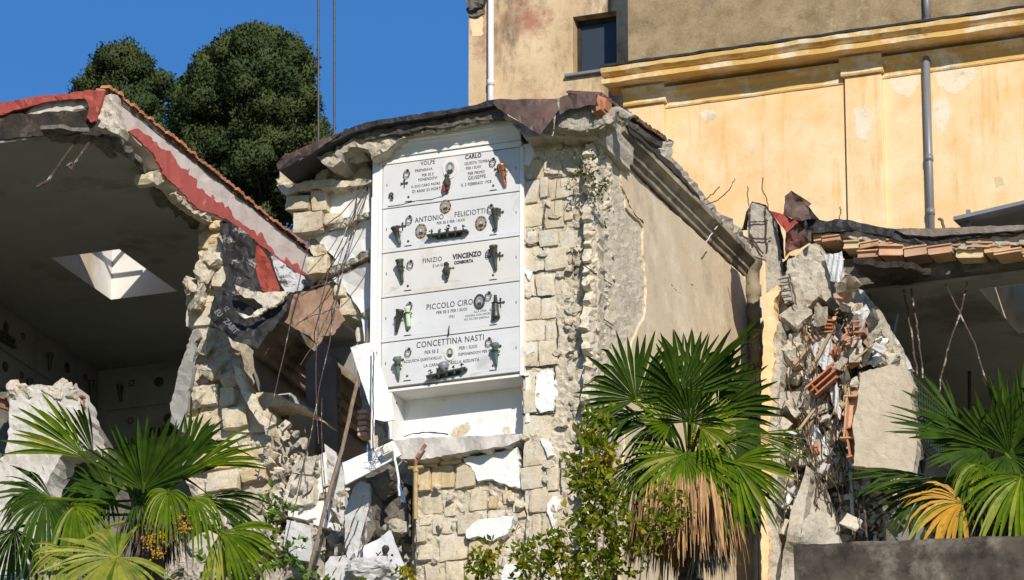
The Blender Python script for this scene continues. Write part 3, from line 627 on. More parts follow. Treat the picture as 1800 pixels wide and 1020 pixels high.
# masonry pier left standing at the broken wall end
rng = random.Random(21)
pier1 = [(345, 384), (388, 376), (396, 440), (388, 505), (372, 548), (336, 556), (322, 522), (330, 488), (352, 462)]
pier2 = [(334, 572), (372, 566), (420, 640), (420, 700), (470, 750), (486, 830), (500, 900), (360, 900), (300, 800), (310, 690), (330, 640)]
bm = pblocks([(364, 386, 388, 402), (362, 403, 386, 428), (347, 424, 366, 438), (354, 438, 373, 469), (371, 442, 392, 466), (370, 468, 406, 504), (340, 482, 370, 510), (345, 504, 380, 533), (325, 506, 346, 538), (326, 534, 378, 573)], .95, .4, rng, None, .12, .025, .25, .10)
obj('broken_masonry_pier', bm, ['tufa', 'ochre'], LB)
bm = pblocks([(345, 604, 368, 637), (347, 639, 367, 675), (367, 637, 390, 667), (347, 675, 384, 711), (384, 679, 411, 712), (402, 663, 418, 677), (388, 713, 434, 752), (411, 720, 469, 760), (350, 712, 386, 750), (356, 752, 402, 784), (402, 755, 440, 790), (440, 764, 474, 800), (340, 786, 380, 826), (380, 786, 424, 822), (423, 822, 469, 846), (424, 792, 458, 822), (360, 826, 420, 862), (420, 848, 470, 880), (370, 864, 412, 900), (330, 690, 348, 730), (322, 732, 350, 780)], .8, .45, rng, None, .10, .022, .22, .05)
PR = obj('broken_masonry_pier', bm, ['tufa', 'ochre'], LB)
bm = plate([(352, 390), (384, 384), (390, 440), (382, 500), (366, 540), (342, 540), (334, 515), (345, 480)], Y=1.0, thick=.4, amp=4, step=8, disp=.07, grid=7, seed=11)
plate([(336, 560), (420, 600), (425, 700), (470, 750), (500, 900), (350, 920), (316, 800)], Y=.88, thick=.5, amp=4, step=9, disp=.08, grid=7, seed=12, bm=bm)
for i, (x, y, s_) in enumerate(((352, 520, .22), (338, 500, .13), (362, 480, .16), (344, 536, .14), (374, 462, .13), (360, 612, .12), (372, 650, .14), (402, 668, .12), (350, 700, .14))): chunk(atY(x, y, .72), (s_*1.1, s_, s_*.8), 40+i, bm)
obj('pier_core', bm, 'mortar', PR)
bm = plate([(318, 640), (338, 600), (344, 610), (334, 680), (322, 760), (298, 740), (306, 690)], Y=.6, thick=.1, amp=2.5, step=7, disp=.03, grid=9, seed=4)
plate([(334, 590), (346, 576), (352, 592), (330, 622), (322, 632)], Y=.7, thick=.08, amp=2, step=6, disp=.03, grid=9, seed=5, bm=bm)
obj('leaning_plaster_sheet', bm, 'gplaster', PR)
# side wall that survives behind the pier, with its cornice
bm = plate([(408, 560), (470, 590), (560, 640), (640, 700), (660, 1060), (520, 1060), (484, 860), (440, 740)], Pl((XL-.12, 0, 0), (1, 0, 0)), thick=.2, amp=2, step=10, disp=.03, grid=16, seed=7)
obj('side_wall', bm, 'gplaster', LB)
bm = B(); a = atX(430, 588, XL-.1); b = atX(648, 720, XL-.1); b.z = a.z-.12
prof = [(0, -.32), (.08, -.32), (.10, -.22), (.17, -.17), (.18, -.06), (.28, -.03), (.34, .08), (.46, .12), (.48, .24), (0, .26)]
sweep(bm, a+V((0, 0, .1)), b+V((0, 0, .1)), prof, (1, 0, 0), segs=24, amp=.012, seed=3); obj('side_cornice', bm, 'cornice', LB)
bm = B()
plate([(410, 640), (424, 650), (440, 690), (462, 728), (478, 746), (468, 754), (448, 732), (430, 704), (416, 672)], Y=.55, thick=.12, amp=3, step=7, disp=.03, grid=9, seed=14, bm=bm)
obj('torn_render', bm, 'stripped', PR)
# two broken wall niches
def niche(x0, y0, x1, y1, Y, dep, name, m, t=.07, lip=4):
    a, b = atY(x0, y1, Y), atY(x1, y1, Y); z0, z1 = a.z, atY(x0, y0, Y).z; bm = B()
    box(bm, (a.x-t, Y, z0-t), (a.x, Y+dep, z1+t)); box(bm, (b.x, Y+.02, z0-t), (b.x+t, Y+dep, z1+t)); box(bm, (a.x, Y+.01, z1), (b.x, Y+dep, z1+t)); box(bm, (a.x, Y+.03, z0-t), (b.x, Y+dep, z0)); box(bm, (a.x, Y+dep-.04, z0), (b.x, Y+dep-.001, z1))
    return obj(name, bm, m, LB)
niche(446, 700, 506, 806, 2.1, 1.0, 'wall_niche', 'gwhite', .02)
niche(434, 822, 492, 900, 2.1, .9, 'wall_niche', 'gwhite', .02)
bm = plate([(424, 690), (470, 690), (530, 712), (570, 742), (540, 722), (500, 712), (470, 716), (478, 752), (492, 800), (520, 812), (560, 836), (556, 846), (520, 832), (484, 820), (470, 812), (462, 770), (440, 724)], Y=1.6, thick=.5, amp=2.5, step=7, disp=.03, grid=9, seed=15)
plate([(430, 830), (462, 812), (498, 850), (512, 880), (520, 902), (494, 896), (470, 880), (448, 858)], Y=1.55, thick=.3, amp=2.5, step=7, disp=.03, grid=9, seed=16, bm=bm)
obj('broken_niche_edge', bm, 'stripped', LB)
# rods poking out under the eave
for pts, lab in (((( 178, 222), (150, 260), (124, 298), (120, 292)), 'rusty hooked iron rod poking out from the broken roof corner'), (((142, 236), (118, 270), (84, 318), (68, 328)), 'rusty iron rod with a flat end hanging under the ceiling edge')):
    bm = B(); tube(bm, wob([atY(x, y, -2.9-.012*i) for i, (x, y) in enumerate(pts)], .008, random.Random(3), 3), .022, 7)
    q = atY(pts[-1][0]+2, pts[-1][1]-2, -2.93); obox(bm, q, V((.045, 0, .02)), V((0, .02, 0)), V((0, 0, .018))); one('iron_rod', bm, 'rebar', lab, 'rod', 'iron rods under the left eave')
# ================================================================== central block
CB = root('tomb_block', (1.2, 3, -4.2), 'broken pale stone tomb block with five white marble grave slabs set in its front', 'building')
XS = 3.3
bm = B()
box(bm, (-1.25, .72, 2.0), (3.16, 6.9, 3.62)); box(bm, (-.5, .72, -4.2), (3.16, 6.9, 1.99)); box(bm, (-.12, .05, 0.02), (2.2, .7, 3.5)); box(bm, (2.35, .3, -4.2), (3.1, .71, 3.4)); box(bm, (.3, .5, -4.2), (2.34, .71, -.95))
obj('inner_masonry', bm, 'mortar', CB)
# roof
top = [(556, 276), (570, 250), (606, 228), (650, 218), (700, 209), (760, 199), (820, 190), (866, 180), (900, 176), (976, 176), (1020, 174), (1046, 178)]
bot = [(1044, 236), (1030, 240), (985, 240), (955, 238), (925, 246), (908, 226), (888, 208), (840, 214), (800, 226), (745, 234), (700, 246), (680, 262), (652, 280), (646, 262), (626, 258), (604, 270), (592, 290), (574, 292)]
bm = plate(top+bot, Y=-.30, thick=1.6, amp=3, step=8, disp=.11, ds=2.6, grid=8, seed=31)
RS = obj('roof_slab', bm, 'concrete', CB)
bm = plate([(700, 216), (868, 186), (884, 196), (884, 206), (840, 211), (790, 222), (735, 230), (640, 246), (620, 240), (640, 228)], Y=-.36, thick=.1, amp=3, step=7, disp=.07, grid=8, seed=33)
obj('roof_insulation', bm, 'dconcrete', RS)
bm = plate([(600, 236), (606, 226), (650, 214), (700, 205), (760, 196), (820, 187), (866, 176), (884, 174), (884, 181), (866, 186), (820, 195), (700, 214), (650, 224), (622, 232), (560, 262), (500, 296), (490, 300), (500, 288), (560, 250)], Y=-.5, thick=1.5, amp=1.5, step=7, disp=.02, grid=8, seed=34)
obj('membrane_edge', bm, 'membrane', RS)
bm = plate([(486, 288, -.2), (500, 272, -.35), (545, 254, -.5), (600, 232, -.56), (560, 262, -.6), (528, 282, -.5), (500, 298, -.4), (488, 297, -.3)], thick=.03, amp=1, step=7, disp=.03, grid=8, seed=35)
obj('edge_flashing', bm, 'rust', RS)
bm = B()
plate([(862, 176, -.45), (880, 174, -.5), (979, 174, -.5), (981, 196, -.62), (966, 216, -.75), (950, 238, -.85), (930, 226, -.8), (905, 208, -.7), (886, 198, -.62), (874, 190, -.55)], thick=.02, amp=.8, step=7, disp=.04, ds=1.5, grid=9, seed=36, bm=bm)
obj('hanging_flashing', bm, 'rust', RS)
bm = plate([(983, 172, -.55), (990, 168, -.55), (1046, 162, -.6), (1052, 186, -.75), (1034, 184, -.7), (1016, 190, -.7), (1000, 192, -.68), (984, 202, -.7)], thick=.025, amp=.8, step=6, disp=.03, grid=8, seed=37)
obj('bent_flashing', bm, 'rust', RS)
bm = B(); chunk(atY(1022, 212, -.35), (.36, .20, .24), 5, bm, amp=.1, rot=.05, npt=20)
chunk(atY(992, 220, -.25), (.16, .16, .2), 8, bm); chunk(atY(1066, 214, -.15), (.22, .24, .22), 9, bm); chunk(atY(1090, 200, .2), (.12, .10, .2), 10, bm)
obj('roof_rubble', bm, 'concrete', RS)
bm = B(); obox(bm, atY(1052, 190, -.5), V((.06, .02, .03)), V((0, .12, 0)), V((-.01, 0, .09))); obox(bm, atY(1062, 184, -.35), V((.06, .02, -.03)), V((0, .12, 0)), V((.01, 0, .08))); obj('loose_tile', bm, 'tile', RS)
# tiles, roof edge and cornice of the side
a, b = atX(1056, 171, 3.46), atX(1166, 246, 3.46); bm = B(); rng = random.Random(9)
n_ = 34
for i in range(n_):
    p = a.lerp(b, i/(n_-1)); ring = []
    for e in range(2):
        for k in range(6):
            t = math.pi*k/5; ring.append(bm.verts.new((p.x-.5+e*.52+rng.uniform(-.02, .02), p.y+.085*math.cos(t), p.z+.07*math.sin(t)+(0 if e else .1))))
    for k in range(5): bm.faces.new((ring[k], ring[k+1], ring[k+7], ring[k+6]))
    bm.faces.new(ring[6:12])
obj('roof_tiles', bm, 'dtile', CB)
bm = B(); a2, b2 = a+V((-.02, 0, -.02)), b+V((-.02, 0, -.02))
sweep(bm, a2, b2, [(-1.5, -.1), (-.02, -.1), (0, -.05), (0, 0), (-1.5, .1)], (1, 0, 0), segs=20, amp=.02, seed=4)
obj('tile_bed', bm, 'dconcrete', CB)
pxs = PX(XS+.02)
bm = plate([(1052, 186), (1092, 214), (1128, 252), (1166, 262), (1176, 244), (1184, 250), (1180, 276), (1212, 304), (1244, 350), (1290, 394), (1330, 430), (1338, 450), (1310, 450), (1230, 372), (1150, 300), (1084, 236), (1056, 226)], pxs, thick=.5, amp=3, step=8, disp=.07, grid=6, seed=41)
obj('roof_edge', bm, 'concrete', CB)
bm = plate([(1106, 232), (1150, 268), (1232, 350), (1226, 340), (1208, 318), (1176, 282), (1140, 254), (1100, 218)], Pl((XS+.26, 0, 0), (1, 0, 0)), thick=.06, amp=1.5, step=6, disp=.02, grid=8, seed=42)
obj('torn_membrane', bm, 'membrane', CB)
zc_ = atX(1180, 366, XS).z; y0_ = atX(1072, 262, XS).y; y1_ = 6.95
prof = [(0, 0), (.045, 0), (.055, .03), (.045, .05), (.06, .09), (.10, .105), (.105, .17), (.12, .18), (.16, .23), (.19, .245), (.215, .25), (.22, .34), (.10, .37), (0, .37)]
bm = B(); sweep(bm, (XS+.02, y0_, zc_), (XS+.02, y1_, zc_), prof, (1, 0, 0), segs=50, amp=.012, seed=6); obj('side_cornice', bm, 'cornice', CB)
bm = B()
for q in ((1240, 427, 1252, 410), (1256, 404, 1272, 386)): tube(bm, wob([atX(q[0], q[1], XS+.2), atX(q[2], q[3], XS+.22)], .006, rng, 3), .009, 5)
obj('cornice_wire', bm, 'wpipe', CB)
# side wall
bm = plate([(1050, 262), (1076, 262), (1180, 372), (1310, 492), (1324, 500), (1324, 1060), (1040, 1060), (1041, 650)], PX(XS), thick=.14, amp=3, step=10, disp=.02, ds=2.6, grid=7, seed=43)
rng = random.Random(19)
plate([(1040, 250), (1066, 256), (1078, 300), (1072, 340), (1074, 400), (1064, 460), (1070, 520), (1060, 600), (1066, 700), (1060, 800), (1070, 1060), (1036, 1060), (1038, 640)], PX(XS+.03), thick=.12, amp=4, step=7, disp=.055, ds=3.5, grid=5, seed=46, bm=bm)
for i in range(36):
    s_ = rng.uniform(.025, .06); chunk(atX(1042+abs(rng.gauss(0, 22)), rng.uniform(270, 1000), XS), (s_*.6, s_*1.3, s_), 1300+i, bm)
SW = obj('stripped_wall', bm, 'stripped', CB)
sm = [(1090, 290), (1092, 312), (1100, 340), (1102, 366), (1112, 378), (1124, 388), (1131, 400), (1131, 430), (1134, 470), (1137, 505), (1136, 540), (1132, 562), (1120, 585), (1112, 600), (1104, 700), (1098, 800), (1090, 1060), (1322, 1060), (1322, 504), (1310, 492), (1200, 388)]
bm = plate(sm, Pl((XS+.035, 0, 0), (1, 0, 0)), thick=.05, amp=1.4, step=6, disp=.004, grid=30, seed=44); obj('side_plaster', bm, 'side', SW)
for q in (((1100, 345), (1106, 362), (1118, 380), (1131, 392)), ((1022, 462), (1040, 476), (1060, 490), (1075, 500)), ((1060, 560), (1078, 572)), ((1060, 385), (1066, 402))):
    bm = B(); tube(bm, wob([atX(x, y, XS+.036) for x, y in q], .015, rng, 4), .010, 4); obj('wall_crack', bm, 'dark', SW)
for q in (((1180, 500), (1186, 508), (1196, 516)), ((1204, 504), (1214, 500), (1224, 508))): bm = B(); tube(bm, wob([atX(x, y, XS+.034) for x, y in q], .015, rng, 4), .006, 4); obj('wall_crack', bm, 'dark', SW)
# broken front right of the marble
rng = random.Random(77)
bm = pblocks([(955, 277, 988, 312), (963, 314, 1001, 350), (915, 317, 947, 357), (947, 310, 963, 348), (917, 358, 954, 399), (955, 350, 990, 401), (990, 350, 1008, 388), (926, 405, 944, 431), (946, 402, 981, 433), (982, 405, 1010, 437), (917, 432, 957, 479), (958, 434, 1000, 473), (918, 483, 940, 521), (941, 481, 974, 520), (974, 477, 991, 518), (917, 522, 950, 562), (951, 522, 979, 560), (917, 563, 958, 600), (958, 564, 978, 600), (917, 602, 945, 645), (946, 598, 979, 642), (919, 646, 976, 682), (919, 683, 943, 726), (943, 690, 974, 728), (918, 730, 969, 776), (919, 778, 956, 818), (915, 819, 959, 859), (960, 816, 982, 862), (930, 860, 962, 900), (934, 901, 951, 943), (952, 901, 969, 941), (920, 947, 958, 987), (918, 988, 956, 1022), (956, 944, 984, 984), (956, 986, 986, 1024), (963, 864, 984, 900), (969, 902, 986, 942), (920, 280, 954, 316), (932, 250, 958, 278), (962, 246, 990, 276), (940, 1024, 990, 1050)], .06, .34, rng, None, .022, .010, .10, .02)
pblocks([(1010, 428, 1028, 462), (979, 634, 1001, 672), (974, 674, 1008, 718), (972, 720, 997, 758), (1000, 720, 1016, 758), (996, 552, 1019, 579), (1008, 518, 1020, 534), (1015, 642, 1031, 667), (1030, 655, 1052, 671), (1002, 674, 1029, 691), (982, 806, 1002, 851), (980, 900, 996, 930), (1004, 790, 1022, 830), (1000, 856, 1020, 880), (1022, 720, 1044, 750), (1006, 590, 1024, 626), (1026, 560, 1044, 580), (988, 560, 998, 600), (1000, 480, 1020, 512), (1020, 470, 1042, 500), (1010, 380, 1034, 420), (1004, 300, 1030, 340), (1030, 430, 1046, 470), (986, 520, 1008, 550), (992, 930, 1014, 960), (1000, 964, 1030, 1000), (1018, 890, 1044, 930), (1020, 760, 1042, 786), (996, 240, 1040, 270)], .16, .34, rng, bm, .08, .022, .10, .08)
FM = obj('front_masonry', bm, ['tufa', 'ochre'], CB)
bm = plate([(916, 262), (1000, 242), (1052, 240), (1052, 500), (1050, 1050), (926, 1050), (920, 700)], Y=.095, thick=.25, amp=3, step=8, disp=.05, ds=3.2, grid=6, seed=51)
rng = random.Random(5)
for i in range(22):
    x, y = rng.uniform(920, 990), rng.uniform(260, 1010); w_, h_ = rng.uniform(4, 13), rng.uniform(3, 8)
    plate([(x-w_, y), (x-w_*.3, y-h_), (x+w_*.6, y-h_*.8), (x+w_, y+h_*.3), (x+w_*.2, y+h_), (x-w_*.6, y+h_*.7)], Y=.022, thick=.1, amp=1.5, step=4, disp=.02, grid=4, seed=900+i, bm=bm)
for i in range(40):
    x, y = rng.uniform(1000, 1046), rng.uniform(260, 1010); w_, h_ = rng.uniform(5, 14), rng.uniform(4, 12)
    plate([(x-w_, y), (x-w_*.3, y-h_), (min(x+w_*.6, 1048), y-h_*.8), (min(x+w_, 1048), y+h_*.3), (x+w_*.2, y+h_), (x-w_*.6, y+h_*.7)], Y=.05+rng.uniform(-.06, .06), thick=.2, amp=1.8, step=4, disp=.04, grid=4, seed=940+i, bm=bm)
for i in range(120):
    y = rng.uniform(300, 1000); x = rng.uniform(998, 1052)
    s_ = rng.uniform(.02, .065); chunk(atY(x, y, rng.uniform(.04, .12)), (s_*1.2, s_, s_), 300+i, bm, sub=1)
obj('wall_core', bm, 'mortar', FM)
for i, q in enumerate(([(942, 660), (950, 652), (972, 652), (976, 690), (972, 722), (950, 726), (940, 712)], [(962, 884), (972, 872), (981, 876), (978, 912), (972, 930), (966, 912), (961, 900)], [(912, 258), (932, 250), (938, 268), (930, 292), (918, 290)], [(918, 612), (936, 606), (940, 618), (926, 624)], [(964, 930), (976, 926), (978, 942), (966, 946)], [(950, 770), (966, 776), (972, 800), (962, 804)], [(918, 470), (936, 478), (930, 492)])):
    obj('plaster_remnant', plate(q, Y=.03, thick=.14, amp=1.5, step=5, disp=.012, grid=8, seed=60+i), 'plaster', FM)
rng = random.Random(8)
for i, q in enumerate((((1003, 438), (1006, 452), (1008, 470), (1004, 478)), ((917, 478), (930, 480), (944, 478), (958, 474)), ((938, 404), (944, 420), (955, 440)), ((976, 640), (975, 680), (976, 724)), ((979, 560), (982, 590), (978, 616)), ((917, 521), (940, 522), (970, 520)), ((918, 645), (950, 645), (976, 643)), ((918, 728), (946, 729), (975, 727)), ((984, 806), (985, 850), (988, 866)), ((958, 360), (955, 390), (956, 402)))):
    bm = B(); tube(bm, wob([atY(x, y, .066) for x, y in q], .012, rng, 4), .012, 5); obj('crack', bm, 'dark', FM)
# masonry under the open niche
rng = random.Random(31)
bm = pblocks([(731, 822, 755, 862), (758, 818, 799, 858), (801, 812, 837, 856), (740, 864, 780, 903), (826, 857, 856, 897), (857, 871, 874, 894), (882, 860, 899, 886), (778, 877, 801, 908), (760, 904, 801, 938), (802, 904, 843, 937), (772, 938, 822, 984), (823, 946, 876, 981), (877, 944, 906, 974), (734, 957, 761, 985), (727, 925, 749, 953), (747, 989, 783, 1022), (784, 986, 815, 1022), (816, 983, 874, 1022), (876, 976, 918, 1022), (856, 897, 890, 912), (900, 880, 926, 910), (905, 912, 928, 944), (740, 806, 770, 821), (773, 800, 812, 816), (736, 905, 758, 924), (736, 1024, 930, 1050)], .17, .36, rng, None, .06, .016, .2, .035)
LM = obj('lower_masonry', bm, ['tufa', 'ochre'], CB)
bm = plate([(728, 806), (905, 796), (926, 870), (936, 1050), (732, 1050)], Y=.215, thick=.2, amp=3, step=8, disp=.06, ds=3.2, grid=6, seed=52)
for i in range(22): s_ = rng.uniform(.03, .07); chunk(atY(rng.uniform(740, 920), rng.uniform(850, 1010), rng.uniform(.1, .3)), (s_*1.4, s_, s_), 340+i, bm, sub=1)
obj('wall_core', bm, 'mortar', LM)
for i, q in enumerate(([(814, 806), (910, 786), (916, 858), (890, 852), (866, 842), (840, 846), (834, 830)], [(820, 930), (836, 916), (904, 906), (892, 938), (868, 950), (846, 944), (820, 946)], [(888, 992), (916, 990), (914, 1024), (880, 1026)])):
    bm = plate(q, Y=(.12, .06, .06)[i], thick=.22, amp=2, step=5, disp=.012, grid=9, seed=70+i)
    obj('plaster_remnant', bm, 'plaster', LM)
# upper left stones and broken compartments
rng = random.Random(15)
bm = pblocks([(490, 290, 552, 322), (552, 284, 578, 318), (582, 276, 604, 300)], .15, .5, rng, None, .05, .03, .8, .05)
pblocks([(500, 342, 544, 369), (545, 333, 573, 371), (512, 370, 567, 408), (567, 373, 598, 394)], .22, .5, rng, bm, .03, .014, .1, .02)
pblocks([(538, 448, 577, 482), (546, 428, 572, 450)], .40, .5, rng, bm, .04, .03, .1, .05)
pblocks([(594, 518, 633, 556), (586, 500, 612, 522), (624, 572, 644, 602)], .42, .5, rng, bm, .04, .03, .1, .06)
UM = obj('upper_masonry', bm, ['tufa', 'ochre'], CB)
bm = plate([(486, 316), (530, 300), (560, 282), (600, 276), (640, 282), (652, 300), (650, 318), (600, 328), (560, 326), (500, 338), (490, 330)], Y=.3, thick=.5, amp=3, step=7, disp=.1, grid=8, seed=53)
plate([(486, 326), (560, 316), (604, 318), (652, 314), (652, 322), (600, 330), (540, 332), (500, 342)], Y=.12, thick=.5, amp=2.5, step=6, disp=.05, grid=8, seed=54, bm=bm)
plate([(504, 346), (560, 340), (590, 380), (556, 404), (570, 460), (550, 480), (600, 510), (630, 556), (610, 560), (560, 490), (544, 430), (520, 380), (506, 366)], Y=.66, thick=.4, amp=3, step=7, disp=.06, grid=9, seed=56, bm=bm)
for i in range(7): chunk(atY(560+i*12, 272+rng.uniform(-12, 12), .02), (.13, .1, .12), 380+i, bm)
obj('wall_core', bm, 'mortar', UM)
bm = B()
plate([(530, 340, .5), (575, 330, .42), (650, 318, .16), (652, 384, .16), (600, 394, .34), (548, 414, .5), (572, 384, .42), (574, 344, .42)], thick=.3, amp=1.5, step=7, disp=.006, grid=16, seed=57, bm=bm)
obj('compartment_plaster', bm, 'plaster', CB); bm = B()
plate([(552, 418, .5), (600, 400, .36), (652, 386, .18), (652, 450, .18), (620, 456, .3), (576, 472, .46), (590, 456, .4), (572, 438, .46)], thick=.3, amp=1.5, step=7, disp=.006, grid=16, seed=58, bm=bm)
obj('compartment_plaster', bm, 'plaster', CB); bm = B()
plate([(584, 490, .46), (650, 462, .2), (652, 700, .2), (640, 600, .24), (634, 548, .3), (612, 516, .4)], thick=.3, amp=1.5, step=7, disp=.006, grid=16, seed=59, bm=bm)
obj('compartment_plaster', bm, 'plaster', CB)
for i, q in enumerate(([(500, 336, .3), (540, 330, .3), (600, 322, .2), (653, 314, .06), (653, 321, .06), (604, 330, .2), (540, 338, .3), (506, 344, .3)], [(538, 408, .42), (560, 402, .38), (600, 385, .22), (652, 370, .05), (653, 379, .05), (620, 391, .16), (560, 413, .4), (545, 416, .42)], [(574, 474, .42), (600, 463, .34), (625, 450, .2), (640, 443, .08), (653, 438, .05), (653, 449, .05), (610, 470, .3), (588, 480, .4)], [(618, 558, .4), (640, 548, .24), (653, 541, .1), (653, 552, .1), (634, 566, .4)])):
    bm = plate(q, thick=.22, amp=1.8, step=5, disp=.05, grid=5, seed=80+i)
    obj('compartment_slab', bm, 'concrete', CB)
# marble surround
ZT = 3.545; PIT = .697
bm = B()
box(bm, (-.165, -.02, .0), (-.012, .6, ZT+.10), bev=.006); box(bm, (-.011, -.008, ZT+.006), (2.2, .5, ZT+.10), bev=.004); box(bm, (2.176, -.012, .0), (2.235, .5, ZT), bev=.004)
SU = obj('marble_frame', bm, 'plaster', CB)
bm = B()
sweep(bm, (.06, -.005, ZT+.102), (2.2, -.005, ZT+.102), [(0, 0), (.03, 0), (.035, .05), (.05, .06), (.07, .11), (.12, .15), (.13, .17), (.17, .18), (.175, .27), (.0, .30)], (0, -1, 0), segs=8, amp=.002); obj('frame_cornice', bm, 'plaster', SU)
# the open compartment
zn = -.70
bm = B()
box(bm, (.16, .5, zn), (2.24, .54, -.001)); box(bm, (.10, .03, zn-.02), (.16, .54, -.002)); box(bm, (2.24, .05, zn), (2.3, .54, 0)); box(bm, (.10, .02, .0), (2.30, .54, .035))
NI = obj('open_niche', bm, 'plaster', CB)
bm = plate([(792, 764), (798, 752), (812, 746), (824, 742), (828, 752), (816, 766), (800, 772)], Y=.494, thick=.04, amp=1.2, step=4, disp=.01, grid=5, seed=3); obj('exposed_stone', bm, 'tufa', NI)
bm = plate([(884, 752), (896, 750), (898, 764), (886, 764)], Y=.494, thick=.03, amp=1, step=4, disp=.01, grid=5, seed=4); obj('exposed_stone', bm, 'tufa', NI)
bm = B(); tube(bm, wob(px((708, 768, .496), (730, 762, .496), (756, 760, .496), (788, 764, .496)), .008, rng, 4), .008, 4); obj('niche_crack', bm, 'dark', NI)
bm = B(); q = V((.163, .2, -.12)); lathe(bm, q, (1, 0, 0), [(.02, 0), (.02, .004)], 8); obj('niche_hole', bm, 'dark', NI)
bm = plate([(692, 776, .1), (720, 770, .1), (800, 768, .1), (880, 764, .1), (918, 762, .1), (917, 770, 0), (890, 784, -.08), (850, 790, -.12), (800, 798, -.12), (744, 808, -.12), (706, 808, -.1), (694, 792, 0)], thick=.42, amp=1.6, step=6, disp=.02, grid=9, seed=91, tdir=(0, 1, .03))
LD = obj('niche_ledge', bm, 'ledge', CB)
# lower left side of the block: broken end in the gap
bm = plate([(632, 640), (654, 610), (690, 690), (700, 780), (690, 870), (730, 830), (738, 1050), (640, 1050), (668, 960), (664, 880), (640, 760)], Y=.72, thick=.4, amp=3, step=8, disp=.08, grid=10, seed=92); obj('broken_end', bm, 'gplaster', CB)
bm = B()
for i in range(5): rbox(bm, atY(641, 727+i*10, .3), V((1, 0, 0)), V((0, 0, 1)), V((0, -1, 0)), .075, .038, .12, rng, 3, .012, .008)
obj('exposed_brick', bm, 'pinkbrick', CB)
# downpipe, end pilaster and the torn yellow edge beside the fallen part
bm = B(); q = [atY(x, y, 7.0) for x, y in ((1326, 452), (1326, 470), (1325, 500), (1325, 528), (1330, 560), (1333, 590))]
lathe(bm, atY(1322, 560, 7.1)+V((.05, 0, -.8)), V((-.02, 0, 1)), [(.10, 0), (.10, .8), (.13, .82), (.13, .95), (.105, .98), (.105, 1.16), (.135, 1.18), (.135, 1.34), (.11, 1.36), (.12, 1.6), (.17, 1.72), (.17, 1.86)], 12)
obj('clay_downpipe', bm, 'clay', CB, True)
bm = B(); zt_ = atY(1330, 520, 7.3).z; xa, xb = atY(1316, 700, 7.3).x, atY(1346, 700, 7.3).x
box(bm, (xa-.3, 7.3, -4.3), (xa+.11, 7.8, zt_)); box(bm, (xa+.13, 7.28, -4.3), (xa+.19, 7.8, zt_)); box(bm, (xa+.21, 7.3, -4.3), (xb+.05, 7.8, zt_)); obj('end_pilaster', bm, 'side', CB)
bm = plate([(1344, 520), (1352, 512), (1366, 502), (1371, 512), (1360, 530), (1362, 556), (1366, 570), (1358, 600), (1360, 640), (1352, 680), (1358, 702), (1350, 760), (1354, 840), (1346, 890), (1352, 960), (1348, 1060), (1338, 1060), (1338, 700)], Y=4.95, thick=.3, amp=1.8, step=6, disp=.02, grid=9, seed=95); obj('yellow_edge', bm, 'yellow', CB)
bm = plate([(1352, 560), (1372, 566), (1374, 640), (1366, 700), (1370, 800), (1362, 880), (1372, 980), (1366, 1060), (1344, 1060), (1346, 700)], Y=5.02, thick=.3, amp=2.2, step=6, disp=.03, grid=8, seed=96); obj('torn_plaster_edge', bm, 'concrete', CB)
